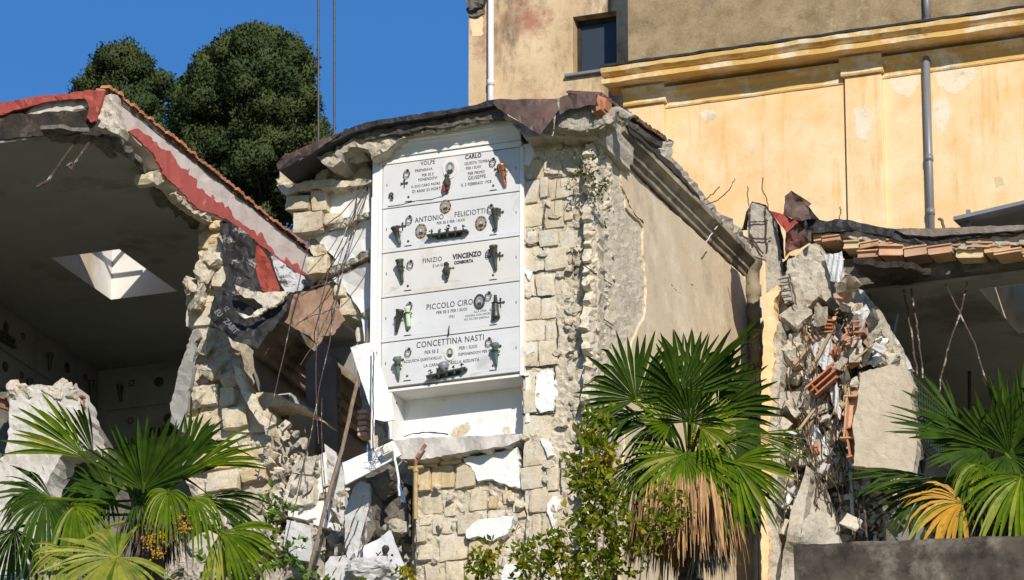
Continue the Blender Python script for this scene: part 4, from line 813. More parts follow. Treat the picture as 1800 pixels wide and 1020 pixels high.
# ================================================================== marble grave slabs with their fittings
def ell(bm, c, u, n, rx, rz, h, mi=0, off=(0, 0), seg=18):
    n0 = len(bm.faces); up_ = n.cross(u); ring = [[bm.verts.new(c+u*(off[0]+rx*math.cos(t))+up_*(off[1]+rz*math.sin(t))+n*hh) for t in [2*math.pi*k/seg for k in range(seg)]] for hh in (0, h)]
    for k in range(seg): bm.faces.new((ring[0][k], ring[0][(k+1) % seg], ring[1][(k+1) % seg], ring[1][k]))
    bm.faces.new(ring[1]); setmi(bm, n0, mi)
class Slab:
    def __init__(s, i, label, m='marble'):
        s.z = ZT-PIT*i; bm = B()
        box(bm, (0, -.0, s.z-.632), (2.172, .045, s.z-.004), bev=.004)
        s.r = T(obj('grave_slab', bm, m), label, 'grave slab', 'marble grave slabs stacked in the tomb front')
        bm = B(); box(bm, (0, -.014, s.z-.692), (2.172, .045, s.z-.636), bev=.004); obj('slab_ledge', bm, m, s.r)
        bm = B()
        for u_ in (.19, .81):
            lathe(bm, s.p(u_, .79), nb, [(.018, 0), (.018, .01), (.008, .014)], 8); box(bm, (u_*2.172-.055, -.018, s.z-.632), (u_*2.172+.055, -.0005, s.z-.620))
        for u_ in (.03, .975): box(bm, (u_*2.172-.005, -.006, s.z-.34), (u_*2.172+.005, -.0005, s.z-.30))
        obj('bolt', bm, 'bronze', s.r); s.b = B(); s.bi = 0
    def p(s, u_, v_, h=0): return V((u_*2.172, -h, s.z-v_*PIT))
    def t(s, txt, u_, v_, h, bold=0., m=0, sq=.77): write(s.b, txt, s.p(u_, v_), ub, nb, h, m, bold, sq)
    def done(s): obj('inscription', s.b, ['letter', 'gletter'], s.r)
    def ring(s, u_, v_):
        bm = B(); c = s.p(u_, v_)
        lathe(bm, c+V((.008, 0, .042)), nb, [(.018, 0), (.018, .012), (.012, .03), (.014, .036)], 9)
        for dz, dx, rr in ((-.01, -.004, .05), (-.035, -.01, .046)): tube(bm, [c+V((dx+rr*math.cos(t), -.022, dz+rr*math.sin(t))) for t in [k*math.pi/7 for k in range(14)]], .0052, 5, closed=True)
        obj('ring_handle', bm, 'dark', s.r, True)
    def cross(s, u_, v_, h=.10):
        bm = B(); c = s.p(u_, v_); tube(bm, [c+V((0, -.015, -h*.55)), c+V((0, -.015, h*.55))], .008, 5); tube(bm, [c+V((-h*.45, -.018, .012)), c+V((h*.45, -.018, .012))], .008, 5)
        for d_ in ((0, h*.55), (-h*.45, .012), (h*.45, .012)): ell(bm, c+V((d_[0], -.01, d_[1])), ub, nb, .014, .014, .016, seg=8)
        obj('cross', bm, 'dark', s.r)
    def vase(s, u_, v_, L, m='bronze', tilt=0., kind=0, flip=False, k=.9):
        bm = B(); c = s.p(u_, v_); ax = V((math.sin(tilt), -.22, math.cos(tilt))).normalized()
        if flip: ax = -ax
        pr = ([(.018, 0), (.03, .03), (.024, .08), (.034, .16), (.03, .2), (.042, .4), (.056, .7), (.062, .86), (.074, .93), (.07, .98), (.05, 1), (.045, .9)], [(.006, 0), (.02, .15), (.034, .4), (.03, .45), (.044, .62), (.052, .8), (.078, .86), (.07, .93), (.052, 1), (.04, .94)], [(.05, 0), (.06, .06), (.055, .35), (.058, .45), (.052, .5), (.054, .75), (.066, .9), (.07, 1), (.05, .98)])[kind]
        lathe(bm, c+V((0, -.075, 0))-ax*L*.5, ax, [(r_*k, h_*L) for r_, h_ in pr], 12)
        vo = obj('vase', bm, m, s.r, True)
        bm = B(); tube(bm, [c+V((0, .002, .02)), c+V((0, -.045, .03)), c+V((0, -.08, .02))], .014, 6); tube(bm, [c+V((.06*math.cos(t), -.075+.06*math.sin(t), .05)) for t in [k*.7 for k in range(9)]], .007, 4, closed=True); obj('vase_holder', bm, 'dark', vo)
        return vo
    def portrait(s, u_, v_, rx, rz, frame='gold', colour=False, crown=True):
        bm = B(); c = s.p(u_, v_); ell(bm, c, ub, nb, rx, rz, .014, 0, seg=24)
        if crown:
            for k in range(20):
                t = 2*math.pi*k/20; ell(bm, c+V((rx*math.cos(t), -.006, rz*math.sin(t))), ub, nb, .013, .013, .014, 0 if k % 3 else 1, seg=6)
        k_ = .74 if crown else .62
        ell(bm, c+nb*.0145, ub, nb, rx*k_, rz*k_, .003, 2, seg=24)
        ell(bm, c+nb*.018, ub, nb, rx*.46*k_/.7, rz*.26, .002, 1, (0, -rz*k_*.55)); ell(bm, c+nb*.0185, ub, nb, rx*.30, rz*.30, .002, 1, (0, rz*.17)); ell(bm, c+nb*.021, ub, nb, rx*.25, rz*.27, .002, 3, (0, rz*.08))
        obj('portrait', bm, [frame, 'letter', 'photo', 'skin' if colour else 'gskin'], s.r)
    def shelf(s, u_, v_, W_, tilt=0., cnt=5, m='bronze', urn=True):
        bm = B(); c = s.p(u_, v_); ux = V((math.cos(tilt), 0, math.sin(tilt))); uz = V((-math.sin(tilt), 0, math.cos(tilt))); rg = random.Random(int(v_*100))
        obox(bm, c+nb*.07, ux*(W_/2), nb*.05, uz*.012); obox(bm, c+nb*.02-uz*.03, ux*(W_*.3), nb*.02, uz*.02)
        so_ = obj('flower_shelf', bm, m, s.r); bm = B()
        for k in range(cnt):
            x = (k-(cnt-1)/2)*W_/cnt; q = c+ux*x+nb*.085+uz*.012
            big = urn and k == cnt//2
            lathe(bm, q-uz*.06, uz, [(.015, 0), (.03, .025), (.034, .05), (.022, .07)], 7)
            for j in range(14 if big else 7):
                e = V([rg.gauss(0, 1) for _ in range(3)]).normalized()*(.042 if big else .022); chunk(q+uz*(.075 if big else .05)+e, (.016, .016, .016), rg.randrange(9999), bm, 7, .1, 0)
        obj('metal_flowers', bm, m, so_)
    def lamp(s, u_, v_, red=False, m='bronze'):
        bm = B(); c = s.p(u_, v_)
        lathe(bm, c+V((.0, -.05, -.10)), (0, -.15, 1), [(.015, 0), (.03, .02), (.022, .05), (.05, .09), (.055, .15), (.035, .2), (.045, .23), (.02, .26)], 9); tube(bm, [c+V((0, 0, -.02)), c+V((0, -.05, -.02))], .014, 5)
        lo = obj('grave_lamp', bm, m, s.r)
        if red: bm = B(); lathe(bm, c+V((-.05, -.06, -.10)), (-.1, -.1, 1), [(.02, 0), (.026, .07), (.02, .10)], 9); obj('red_votive', bm, 'redplastic', lo)
s = Slab(0, 'topmost marble grave slab with a bright copper vase and large oval portrait', 'marble')
for a in (('VOLPE', .33, .075, .066), ('CARLO', .663, .07, .066, .003), ('PREPARAVA', .30, .225, .044), ('QUESTA TOMBA', .69, .215, .044), ('PER SE E', .33, .345, .042), ('PER I SUOI', .665, .325, .042), ('PONENDOVI', .33, .44, .044), ('PER PRIMO', .685, .45, .046), ('IL SUO CARO PADRE', .315, .575, .040), ('GIUSEPPE', .69, .555, .056), ('DI ANNI 53 MORTO', .33, .69, .046), ('IL 2 FEBBRAIO 1928', .685, .69, .046)): s.t(*a)
s.t('76', .5, .955, .032, 0, 1); s.done(); s.portrait(.495, .27, .115, .165, 'cream', crown=False); s.lamp(.485, .66, True); s.ring(.18, .25); s.ring(.81, .25); s.cross(.16, .49); s.cross(.845, .45); s.vase(.895, .62, .34, 'copper', -.12)
bm = B(); c = s.p(.066, .72); tube(bm, [c+V((.03*math.cos(t), -.03, .03*math.sin(t)+.01)) for t in [k*.7 for k in range(9)]], .012, 5, closed=True); tube(bm, [c, c+V((.03, -.04, -.05)), c+V((.02, -.07, -.02))], .016, 5); obj('broken_vase_holder', bm, 'dark', s.r)
bm = B(); tube(bm, wob([s.p(.48, .80, .02), s.p(.44, .88, .012), s.p(.36, .93, .02), s.p(.25, .91, .016), s.p(.14, .955, .02), s.p(.04, .96, .02)], .004, rng, 4), .005, 4); obj('loose_wire', bm, 'dark', s.r)
s = Slab(1, 'marble grave slab with three gilt framed portraits, just below the topmost', 'marble')
for a in (('ANTONIO', .343, .345, .082), ('FELICIOTTI', .64, .335, .082), ('PER SE E PER I SUOI', .5, .475, .042)): s.t(*a)
s.t('75', .5, .955, .034, 0, 1); s.done(); s.portrait(.463, .12, .078, .094, 'gold', True); s.portrait(.285, .60, .08, .10); s.portrait(.722, .60, .08, .10); s.ring(.20, .30); s.ring(.795, .29); s.cross(.15, .455); s.cross(.862, .43); s.vase(.122, .67, .29, 'bronze', -.24); s.vase(.838, .58, .32, 'bronze', .02); s.shelf(.49, .77, .64)
s = Slab(2, 'stained marble grave slab without portraits, tall dark vases, middle of five', 'tmarble')
for a in (('FINIZIO', .366, .285, .074), ('VINCENZO', .62, .28, .074, .005), ('E LA SUA', .42, .42, .044), ('CONSORTA', .595, .415, .046, .004), ('1944', .505, .525, .040, .002)): s.t(*a)
s.t('74', .5, .955, .034, 0, 1); s.done(); s.ring(.21, .31); s.ring(.782, .29); s.cross(.86, .40); s.vase(.15, .47, .35, 'bronze', -.06); s.vase(.832, .44, .37, 'bronze', -.03); s.lamp(.484, .64)
s = Slab(3, 'marble grave slab with a pale green tube and one small colour portrait', 'marble')
for a in (('PICCOLO CIRO', .495, .33, .088), ('PER SE E PER I SUOI', .51, .475, .046), ('1921', .51, .60, .042)): s.t(*a)
for a in (('ALLA CARA', .715, .555, .032, 0, 1), ('ROSARIA CON AMORE', .70, .63, .032, 0, 1), ('FIO 935-TEO.GINON-6', .69, .705, .032, 0, 1), ('73', .5, .955, .034, 0, 1)): s.t(*a)
s.done(); s.portrait(.712, .345, .078, .105, 'bronze', True); s.ring(.205, .24); s.ring(.78, .235); s.cross(.865, .44, .12); s.vase(.135, .58, .34, 'bronze', .26); s.vase(.205, .52, .30, 'palegreen', -.02, 2, False, .62); s.vase(.84, .53, .34, 'bronze', .05, 0, True)
bm = B(); tube(bm, [s.p(.497, .82, .03), s.p(.497, .92, .045), s.p(.497, .985, .04), s.p(.49, 1.01, .03), s.p(.485, .99, .02)], .010, 5); obj('iron_hook', bm, 'dark', s.r)
s = Slab(4, 'lowest marble grave slab with green bronze vases and a grey urn above the open niche', 'marble')
for a in (('CONCETTINA NASTI', .50, .145, .094), ('PER SE E', .365, .325, .050), ('PER I SUOI', .63, .325, .050), ('ACQUISTA QUESTAVELLO', .30, .475, .042), ('DEPONENDOVI PER PRIMA', .70, .46, .042), ('LA CARA', .36, .62, .046), ('SORELLA ASSUNTA', .59, .62, .050)): s.t(*a)
s.t('72', .5, .955, .034, 0, 1); s.done(); s.portrait(.5, .40, .088, .12, 'cream', crown=False); s.ring(.20, .26); s.ring(.782, .25); s.cross(.14, .44, .1); s.cross(.845, .40, .1); s.vase(.135, .65, .36, 'verdigris', 0, 1); s.vase(.842, .60, .36, 'verdigris', 0, 1); s.shelf(.488, .86, .62, .10, 5, 'bronze', False)
bm = B(); q = s.p(.478, .72, .06); lathe(bm, q+V((0, 0, -.09)), (-.28, -.1, 1), [(.03, 0), (.05, .03), (.085, .10), (.075, .15), (.02, .17)], 10); obj('urn', bm, 'pipe', s.r, True)
# ================================================================== right ruined building
RB = root('collapsed_burial_building', (7, 9, -4.2), 'collapsed burial building with a torn flat roof edge, hollow red tiles and dark interior', 'building')
YR = 5.6; ZR = atY(1700, 472, YR).z
xr0 = atY(1462, 480, YR).x
sx0, sx1 = atZ(1722, 510, ZR).x, atZ(1722, 510, ZR).x+1.25; sy0 = atZ(1722, 508, ZR).y; sy1 = sy0+2.3
def holed2(z0, z1, m, name, y0):
    bm = B(); a, b, c, d = xr0, 18, y0, 16
    box(bm, (a, c, z0), (b, sy0, z1)); box(bm, (a, sy1, z0), (b, d, z1)); box(bm, (a, sy0, z0), (sx0, sy1, z1)); box(bm, (sx1, sy0, z0), (b, sy1, z1)); return obj(name, bm, m, RB)
holed2(ZR, ZR+.05, 'ceiling', 'ceiling', YR+.5); holed2(ZR+.052, ZR+.5, 'dconcrete', 'roof_slab', YR+.3)
bm = B(); t = .012; z0, z1 = ZR-.003, ZR+.9
for q in ((sx0, sy0, sx1, sy0+t), (sx0, sy1-t, sx1, sy1), (sx0, sy0+t, sx0+t, sy1-t), (sx1-t, sy0+t, sx1, sy1-t)): box(bm, (q[0], q[1], z0), (q[2], q[3], z1))
obj('skylight_shaft', bm, 'shaft', RB)
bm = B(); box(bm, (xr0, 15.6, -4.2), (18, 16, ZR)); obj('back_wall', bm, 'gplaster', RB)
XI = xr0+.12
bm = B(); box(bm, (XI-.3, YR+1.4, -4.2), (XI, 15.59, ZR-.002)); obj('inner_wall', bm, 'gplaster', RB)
rng = random.Random(3)
bm = B(); lid = []
for i in range(4):
    for j in range(6):
        c = V((XI+.014, 8.2+i*2.2, ZR-.42-.66*j)); obox(bm, c, V((0, 1.06, 0)), V((0, 0, .31)), V((.012, 0, 0)))
TS = obj('tomb_slab', bm, 'gplaster', RB)
for i in range(4):
    for j in range(6):
        for k in (-.8, .75):
            if rng.random() < .8: bm = B(); lathe(bm, (XI+.10, 8.2+i*2.2+k, ZR-.6-.66*j), (0, .05, 1), [(.02, 0), (.04, .1), (.07, .3), (.05, .32)], 7); obj('vase', bm, 'dark', TS)
# torn roof edge, from the top down
bm = plate([(1392, 372), (1420, 384), (1447, 388), (1490, 386), (1537, 397), (1580, 403), (1637, 404), (1703, 400), (1790, 398), (1880, 396), (1880, 408), (1790, 410), (1690, 420), (1637, 430), (1583, 424), (1543, 411), (1500, 404), (1450, 408), (1417, 410), (1396, 400)], Y=YR-.1, thick=1.2, amp=1.6, step=7, disp=.05, grid=8, seed=101); obj('membrane_edge', bm, 'membrane', RB)
bm = plate([(1572, 403), (1637, 403), (1703, 399), (1790, 395), (1880, 393), (1880, 402), (1790, 405), (1690, 412), (1637, 416), (1590, 412)], Y=YR-.16, thick=.5, amp=1.2, step=7, disp=.03, grid=7, seed=102); obj('roof_felt', bm, 'felt', RB)
bm = plate([(1418, 404), (1480, 400), (1543, 408), (1583, 420), (1637, 424), (1690, 414), (1790, 406), (1880, 402), (1880, 430), (1800, 430), (1727, 436), (1673, 440), (1637, 434), (1573, 434), (1543, 424), (1480, 416), (1430, 420)], Y=YR-.02, thick=1, amp=2.5, step=7, disp=.09, grid=8, seed=103); obj('screed_layer', bm, 'concrete', RB)
rng = random.Random(44); bm = B()
for (x0, y0, x1, y1) in ((1430, 418, 1446, 424), (1446, 422, 1478, 430), (1482, 424, 1510, 434), (1512, 428, 1546, 438), (1548, 430, 1572, 436), (1508, 442, 1546, 452), (1548, 436, 1590, 452), (1592, 438, 1632, 453), (1634, 438, 1676, 452), (1680, 440, 1728, 455), (1730, 436, 1776, 448), (1778, 434, 1830, 446), (1750, 448, 1800, 455), (1800, 446, 1850, 454), (1832, 434, 1880, 450), (1560, 426, 1600, 434), (1640, 428, 1690, 437), (1700, 428, 1745, 436)):
    a, b = atY(x0, y1, YR), atY(x1, y0, YR); hh = (b.z-a.z)/2+.035; c = V(((a.x+b.x)/2, YR+.22+rng.uniform(-.12, .06), (a.z+b.z)/2+.02+rng.uniform(-.03, .03)))
    ww = (b.x-a.x)/2; tz = rng.uniform(-.10, .07)-.02
    ux = V((1, rng.uniform(-.1, .1), tz)).normalized(); uz = V((-tz, 0, 1)); mi = 0 if rng.random() < .72 else 1
    D2 = rng.uniform(.2, .26)
    obox(bm, c+V((0, .02, 0)), ux*ww*.985, V((0, D2, 0)), uz*(hh-.02), mi)
    obox(bm, c+uz*(hh-.012), ux*ww, V((0, D2+.03*rng.random(), 0)), uz*.012, mi); obox(bm, c-uz*(hh-.012), ux*ww*rng.uniform(.8, 1), V((0, D2+.05*rng.random(), 0)), uz*.012, mi)
    if hh > .1: obox(bm, c+uz*rng.uniform(-.02, .02), ux*ww*rng.uniform(.5, .98), V((0, D2+.01, 0)), uz*.008, mi)
obj('hollow_tile_layer', bm, ['hollow', 'ochre'], RB)
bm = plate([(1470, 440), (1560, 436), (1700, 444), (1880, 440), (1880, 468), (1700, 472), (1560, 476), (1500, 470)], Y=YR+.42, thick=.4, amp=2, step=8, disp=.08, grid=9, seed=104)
obj('broken_slab_underside', bm, 'brownshade', RB)
bm = plate([(1500, 462), (1600, 470), (1636, 484), (1600, 500), (1540, 500), (1510, 484)], PZ(ZR-.03), thick=.1, amp=3, step=7, disp=.04, grid=8, seed=105); obj('fallen_ceiling_edge', bm, 'brownshade', RB)
bm = B(); zc2 = ZR+1.3
obox(bm, V(((sx0+sx1)/2+.2, (sy0+sy1)/2, zc2)), V((1.1, 0, .12)), V((0, 1.5, .1)), V((0, 0, .03)))
RV = obj('rooflight_cover', bm, 'pipe', RB)
for x_ in (sx0-.1, sx1+.3):
    for y_ in (sy0-.1, sy1+.1): bm = B(); box(bm, (x_-.03, y_-.03, ZR+.5), (x_+.03, y_+.03, zc2-.02)); obj('post', bm, 'pipe', RV)
# twisted flashing
bm = B(); plate([(1352, 370, 5.5), (1378, 377, 5.2), (1403, 391, 5.0), (1383, 409, 4.9), (1372, 396, 5.1)], thick=.02, amp=.5, step=7, disp=.02, grid=8, seed=111, bm=bm)
one('roof_flashing', bm, 'redsheet', 'small bright red triangular metal sheet beside the broken column head', 'metal sheet', 'torn metal flashings on the right roof')
bm = B(); plate([(1379, 344, 5.3), (1391, 335, 5.4), (1408, 346, 5.1), (1426, 358, 5.3), (1421, 363, 5.2), (1423, 383, 5.2), (1410, 389, 4.95), (1392, 384, 5.0), (1377, 377, 5.2), (1379, 362, 5.2)], thick=.02, amp=.6, step=6, disp=.05, ds=4, grid=7, seed=112, bm=bm); plate([(1421, 362, 5.25), (1428, 372, 5.4), (1442, 388, 5.6), (1424, 384, 5.3)], thick=.02, amp=.4, step=6, disp=.02, grid=7, seed=113, bm=bm, mi=1)
one('roof_flashing', bm, ['rust', 'membrane'], 'tall crumpled brown metal sheet standing highest over the right roof corner', 'metal sheet', 'torn metal flashings on the right roof')
bm = B(); plate([(1382, 408, 4.95), (1403, 393, 5.0), (1413, 402, 5.3), (1425, 407, 5.1), (1425, 424, 5.0), (1406, 437, 5.25), (1386, 442, 5.1), (1381, 452, 5.2), (1380, 430, 5.15)], thick=.02, amp=.6, step=6, disp=.06, ds=4, grid=7, seed=114, bm=bm)
one('roof_flashing', bm, 'rust', 'folded brown metal sheet drooping below the red triangular sheet', 'metal sheet', 'torn metal flashings on the right roof')
bm = plate([(1303, 404, 5.6), (1312, 372, 5.5), (1322, 354, 5.5), (1346, 360, 5.5), (1356, 374, 5.6), (1370, 396, 5.7), (1376, 420, 5.7), (1378, 455, 5.7), (1362, 450, 5.7), (1340, 400, 5.65)], thick=.04, amp=.8, step=6, disp=.02, grid=8, seed=115, n=None)
one('roof_membrane', bm, 'membrane', 'black membrane wrapped round the back of the broken concrete column head', 'membrane')
bm = plate([(1317, 364), (1324, 357), (1345, 364), (1352, 378), (1360, 400), (1366, 430), (1368, 462), (1372, 500), (1374, 1060), (1350, 1060), (1347, 500), (1345, 456), (1322, 448), (1314, 416)], Y=5.35, thick=.2, amp=1, step=6, disp=.03, grid=7, seed=116)
K = one('broken_column', bm, 'concrete', 'broken concrete column head with exposed rusty rebar at the roof corner', 'column')
bm = B()
for q in (((1319, 362), (1319, 400), (1324, 430)), ((1345, 366), (1347, 400), (1349, 440)), ((1316, 392), (1330, 390), (1350, 388)), ((1318, 418), (1335, 420), (1356, 418)), ((1304, 414), (1325, 424), (1342, 446))): tube(bm, wob([atY(x, y, 5.30) for x, y in q], .012, rng, 3), .014, 5)
obj('rebar', bm, 'rebar', K)
# ------------------------------------------------------------------ rubble heap
_at = atY
def atY(x, y, Y): return _at(x, y, Y-1.05)
HP = root('rubble_heap', (4.6, 7.3, -4.2), 'tall heap of collapsed grey rubble between the yellow wall edge and the dark right interior', 'rubble heap')
heap = [(1366, 470), (1420, 440), (1480, 470), (1512, 520), (1552, 580), (1590, 640), (1600, 760), (1560, 960), (1500, 1060), (1366, 1060), (1362, 700)]
bm = plate(heap, Y=7.25, thick=.6, amp=6, step=9, disp=.34, ds=3, grid=7, seed=120)
obj('heap_core', bm, 'rubmix', HP)
rng = random.Random(66); bm = B(); n_ = 0
while n_ < 1200:
    x, y = rng.uniform(1366, 1600), rng.uniform(450, 1030)
    if not inside(x, y, heap): continue
    s_ = rng.uniform(.015, .06); chunk(atY(x, y, 6.85+rng.uniform(-.12, .2)), (s_*rng.uniform(.8, 2.4), s_, s_*rng.uniform(.5, 1.2)), 2000+n_, bm, 9, .15, 0, mi=rng.choice((0, 0, 0, 1, 1, 2, 3))); n_ += 1
o = one('small_rubble', bm, ['concrete', 'dust', 'hollow', 'timber'], 'small broken bits of stone, tile and wood strewn over the heap', 'rubble'); o['kind'] = 'stuff'
def piece(name, pts, Y, th, m, label, cat, group=None, amp=1.5, step=6, disp=.03, grid=8, seed=1, tdir=None): return one(name, plate(pts, Y=Y, thick=th, amp=amp, step=step, disp=disp, grid=grid, seed=seed, tdir=tdir), m, label, cat, group)
CG = 'large concrete pieces in the collapsed heap'
piece('concrete_chunk', [(1386, 456), (1408, 444), (1414, 436), (1424, 430), (1434, 428), (1442, 438), (1450, 456), (1456, 478), (1459, 500), (1460, 522), (1452, 530), (1438, 520), (1428, 530), (1412, 544), (1398, 536), (1388, 510), (1382, 480)], 6.3, .45, 'concrete', 'big pale concrete chunk with a rounded top under the torn roof corner', 'concrete chunk', CG, disp=.05, seed=131)
q = piece('concrete_block', [(1371, 486), (1384, 482), (1390, 506), (1392, 528), (1380, 534), (1374, 520)], 6.05, .3, 'concrete', 'small ribbed concrete block wrapped in bent rebar beside the clay downpipe', 'concrete block', CG, seed=132)
bm = B()
for k in range(4): tube(bm, wob([atY(1368+k, 492+k*11, 5.98), atY(1388+k, 488+k*11, 5.98)], .01, rng, 3), .011, 5)
tube(bm, wob(px((1386, 482, 6), (1394, 506, 5.98), (1400, 536, 6)), .02, rng, 4), .012, 5); obj('rebar', bm, 'rebar', q)
one('concrete_chunk', chunk(atY(1402, 562, 6.3), (.20, .24, .22), 15, None, 18), 'concrete', 'grey concrete lump hanging just below the big pale chunk', 'concrete chunk', CG)
piece('concrete_beam', [(1360, 694), (1384, 688), (1424, 690), (1430, 712), (1418, 716), (1362, 724)], 6.2, .6, 'concrete', 'short horizontal concrete beam stub beside the yellow wall edge', 'beam', CG, amp=1.2, seed=133)
piece('concrete_slab', [(1512, 658), (1535, 650), (1560, 642), (1594, 644), (1600, 664), (1606, 682), (1600, 700), (1606, 740), (1612, 780), (1604, 830), (1560, 830), (1500, 818), (1503, 780), (1498, 745), (1508, 700)], 5.4, .22, 'tanslab', 'broad flat tan concrete slab standing upright left of the right palm', 'concrete slab', CG, amp=1.5, disp=.015, seed=134)
bm = B(); plate([(1417, 818, 6.0), (1422, 822, 5.95), (1424, 830, 5.9), (1406, 944, 5.4), (1392, 1060, 5.2), (1366, 1060, 5.6), (1376, 980, 5.7), (1390, 900, 5.8), (1408, 850, 5.9)], thick=.3, amp=1.2, step=8, disp=.02, grid=9, seed=135, bm=bm)
plate([(1420, 820, 5.95), (1434, 834, 6.15), (1450, 868, 6.2), (1462, 896, 6.2), (1474, 934, 6.2), (1484, 1060, 6.1), (1393, 1060, 5.2), (1407, 944, 5.4)], thick=.3, amp=1.2, step=8, disp=.02, grid=9, seed=136, bm=bm)
one('concrete_slab', bm, 'concrete', 'pointed ridged concrete slab leaning behind the dark retaining wall', 'concrete slab', CG)
piece('slab_stub', [(1466, 502, 5.9), (1482, 492, 5.7), (1502, 485, 5.5), (1506, 493, 5.5), (1488, 510, 5.8), (1474, 516, 5.9)], 5.8, .25, 'dust', 'small pale slab stub jutting out in front of the white corrugated panel', 'concrete chunk', CG, seed=137)
piece('tile_stub', [(1464, 516), (1482, 510), (1494, 506), (1490, 516), (1484, 524), (1466, 524)], 5.9, .25, 'hollow', 'orange hollow tile stub under the small pale slab stub', 'tile piece', None, seed=138)
one('concrete_chunk', chunk(atY(1390, 622, 6.5), (.30, .42, .3), 25, None, 18), 'dust', 'cream white broken mass under the hanging grey lump, above the beam stub', 'concrete chunk', CG)
one('concrete_chunk', chunk(atY(1436, 702, 6.3), (.24, .18, .25), 27, None, 16), 'dust', 'cream lump right of the short horizontal beam stub', 'concrete chunk', CG)
for i, (x, y, w_, h_, lab) in enumerate(((1380, 945, .16, .13, 'tan stone lump between the yellow wall edge and the pointed slab, upper one'), (1376, 985, .15, .10, 'flat tan stone lump under another one left of the pointed slab'), (1400, 795, .22, .18, 'pale lump above the tip of the pointed slab'), (1470, 838, .14, .18, 'tan lump just right of the tip of the pointed slab'), (1442, 800, .2, .2, 'rough lump above and right of the tip of the pointed slab'))):
    one('concrete_chunk', chunk(atY(x, y, 6.5), (w_, h_, .2), 160+i), 'dust', lab, 'concrete chunk', CG)
# sheets and panels in the heap
def corr(pts, Y, label, seed, m='whitesheet', f=170):
    u = V((1, 0, 0))
    bm = plate(pts, Y=Y, thick=.015, amp=1, step=6, disp=.002, grid=3, seed=seed, hf=lambda x, y: .016*math.sin((x+y*.16)*f/260))
    return one('corrugated_panel', bm, m, label, 'panel', 'pale corrugated panels in the heap')
corr([(1449, 446, 6.2), (1466, 446, 6.2), (1480, 442, 6.2), (1484, 486, 6.1), (1474, 498, 6.1), (1460, 494, 6.2)], 6.2, 'upright white corrugated panel right of the big pale concrete chunk', 141)
corr([(1484, 490, 6.2), (1500, 486, 6.4), (1514, 520, 6.6), (1545, 580, 6.9), (1566, 640, 7.1), (1556, 668, 6.9), (1530, 620, 6.6), (1506, 570, 6.4)], 6.5, 'long slanting grey corrugated panel along the dark interior edge', 142)
corr([(1420, 560, 6.4), (1450, 540, 6.4), (1462, 600, 6.3), (1470, 660, 6.3), (1446, 650, 6.3), (1428, 620, 6.3)], 6.3, 'pale blue grey crumpled panel in the middle of the heap', 143)
corr([(1456, 660, 6.2), (1470, 668, 6.2), (1478, 720, 6.1), (1476, 738, 6.1), (1462, 708, 6.15)], 6.2, 'narrow pale strip of panel hanging below the crumpled middle panel', 144)
corr([(1364, 545, 6.6), (1378, 560, 6.6), (1382, 700, 6.5), (1372, 700, 6.5), (1364, 620, 6.6)], 6.6, 'thin upright pale sheet beside the yellow wall edge', 145)
corr([(1410, 760, 6.5), (1430, 742, 6.4), (1470, 800, 6.3), (1452, 800, 6.3), (1430, 788, 6.4)], 6.4, 'dull pale sheet above the tip of the pointed slab', 146)
corr([(1540, 540, 7.0), (1566, 596, 7.2), (1560, 604, 7.1), (1530, 556, 6.9)], 7, 'small dark stained strip high along the interior edge', 147)
corr([(1500, 500, 6.6), (1520, 512, 6.8), (1580, 600, 7.2), (1604, 648, 7.3), (1590, 650, 7.2), (1548, 590, 6.9)], 7, 'second long grey panel leaning further right against the dark interior', 148, 'gwhite', 90)
piece('concrete_slab', [(1520, 520), (1548, 548), (1566, 590), (1570, 604), (1548, 586), (1530, 556)], 6.75, .15, 'concrete', 'broken grey slab lying across the long slanting corrugated panel', 'concrete slab', CG, seed=149)
piece('concrete_slab', [(1572, 618, 6.9), (1586, 622, 6.9), (1592, 648, 6.8), (1582, 650, 6.8)], 6.8, .1, 'dust', 'small pale upright slab behind the top right corner of the broad tan slab', 'concrete slab', CG, seed=150)
# hollow tile fragments, broken wood: countable bits of one kind each
def tilefrag(c, W_, H_, D_, ang, seed, m='hollow'):
    rg = random.Random(seed); bm = B(); Rm = Matrix.Rotation(ang, 3, V((rg.uniform(-.3, .3), -1, rg.uniform(-.3, .3))))
    ux, uy, uz = Rm @ V((1, 0, 0)), Rm @ V((0, 1, 0)), Rm @ V((0, 0, 1)); c = V(c)
    for k in (-1, 0, 1):
        if k == 0 and rg.random() < .4: continue
        obox(bm, c+uz*k*(H_-.012)+ux*rg.uniform(-.02, .02), ux*W_*rg.uniform(.75, 1), uy*D_, uz*.012)
    obox(bm, c+uy*D_*.9, ux*W_*.9, uy*.012, uz*(H_-.026)); obox(bm, c-ux*W_*.6, ux*.012, uy*D_*.86, uz*(H_-.026))
    if rg.random() < .6: obox(bm, c-uy*D_*.4, ux*W_*.85, uy*.012, uz*(H_-.026))
    return bm
LT = 'orange hollow tile fragment in the collapsed heap'
one('tile_fragment', tilefrag(atY(1447, 672, 6.0), .27, .10, .12, .72, 2), 'tile', 'large red tile fragment tilted steeply in the middle of the heap', 'tile piece')
one('tile_fragment', tilefrag(atY(1510, 578, 6.3), .13, .10, .12, -.03, 3), 'tile', 'red ribbed hollow tile lying level high on the heap', 'tile piece')
for i, (x, y, W_, H_, a) in enumerate(((1497, 735, .13, .34, -.1), (1502, 778, .14, .24, .15))):
    one('tile_fragment', tilefrag(atY(x, y, 5.6), W_, H_, .08, a, 30+i, ), ('hollow', 'tile')[i], ('upright orange tile piece along the left edge of the broad tan slab', 'upright dark red tile piece at the lower left corner of the broad tan slab')[i], 'tile piece')
n_ = 0; rng = random.Random(71)
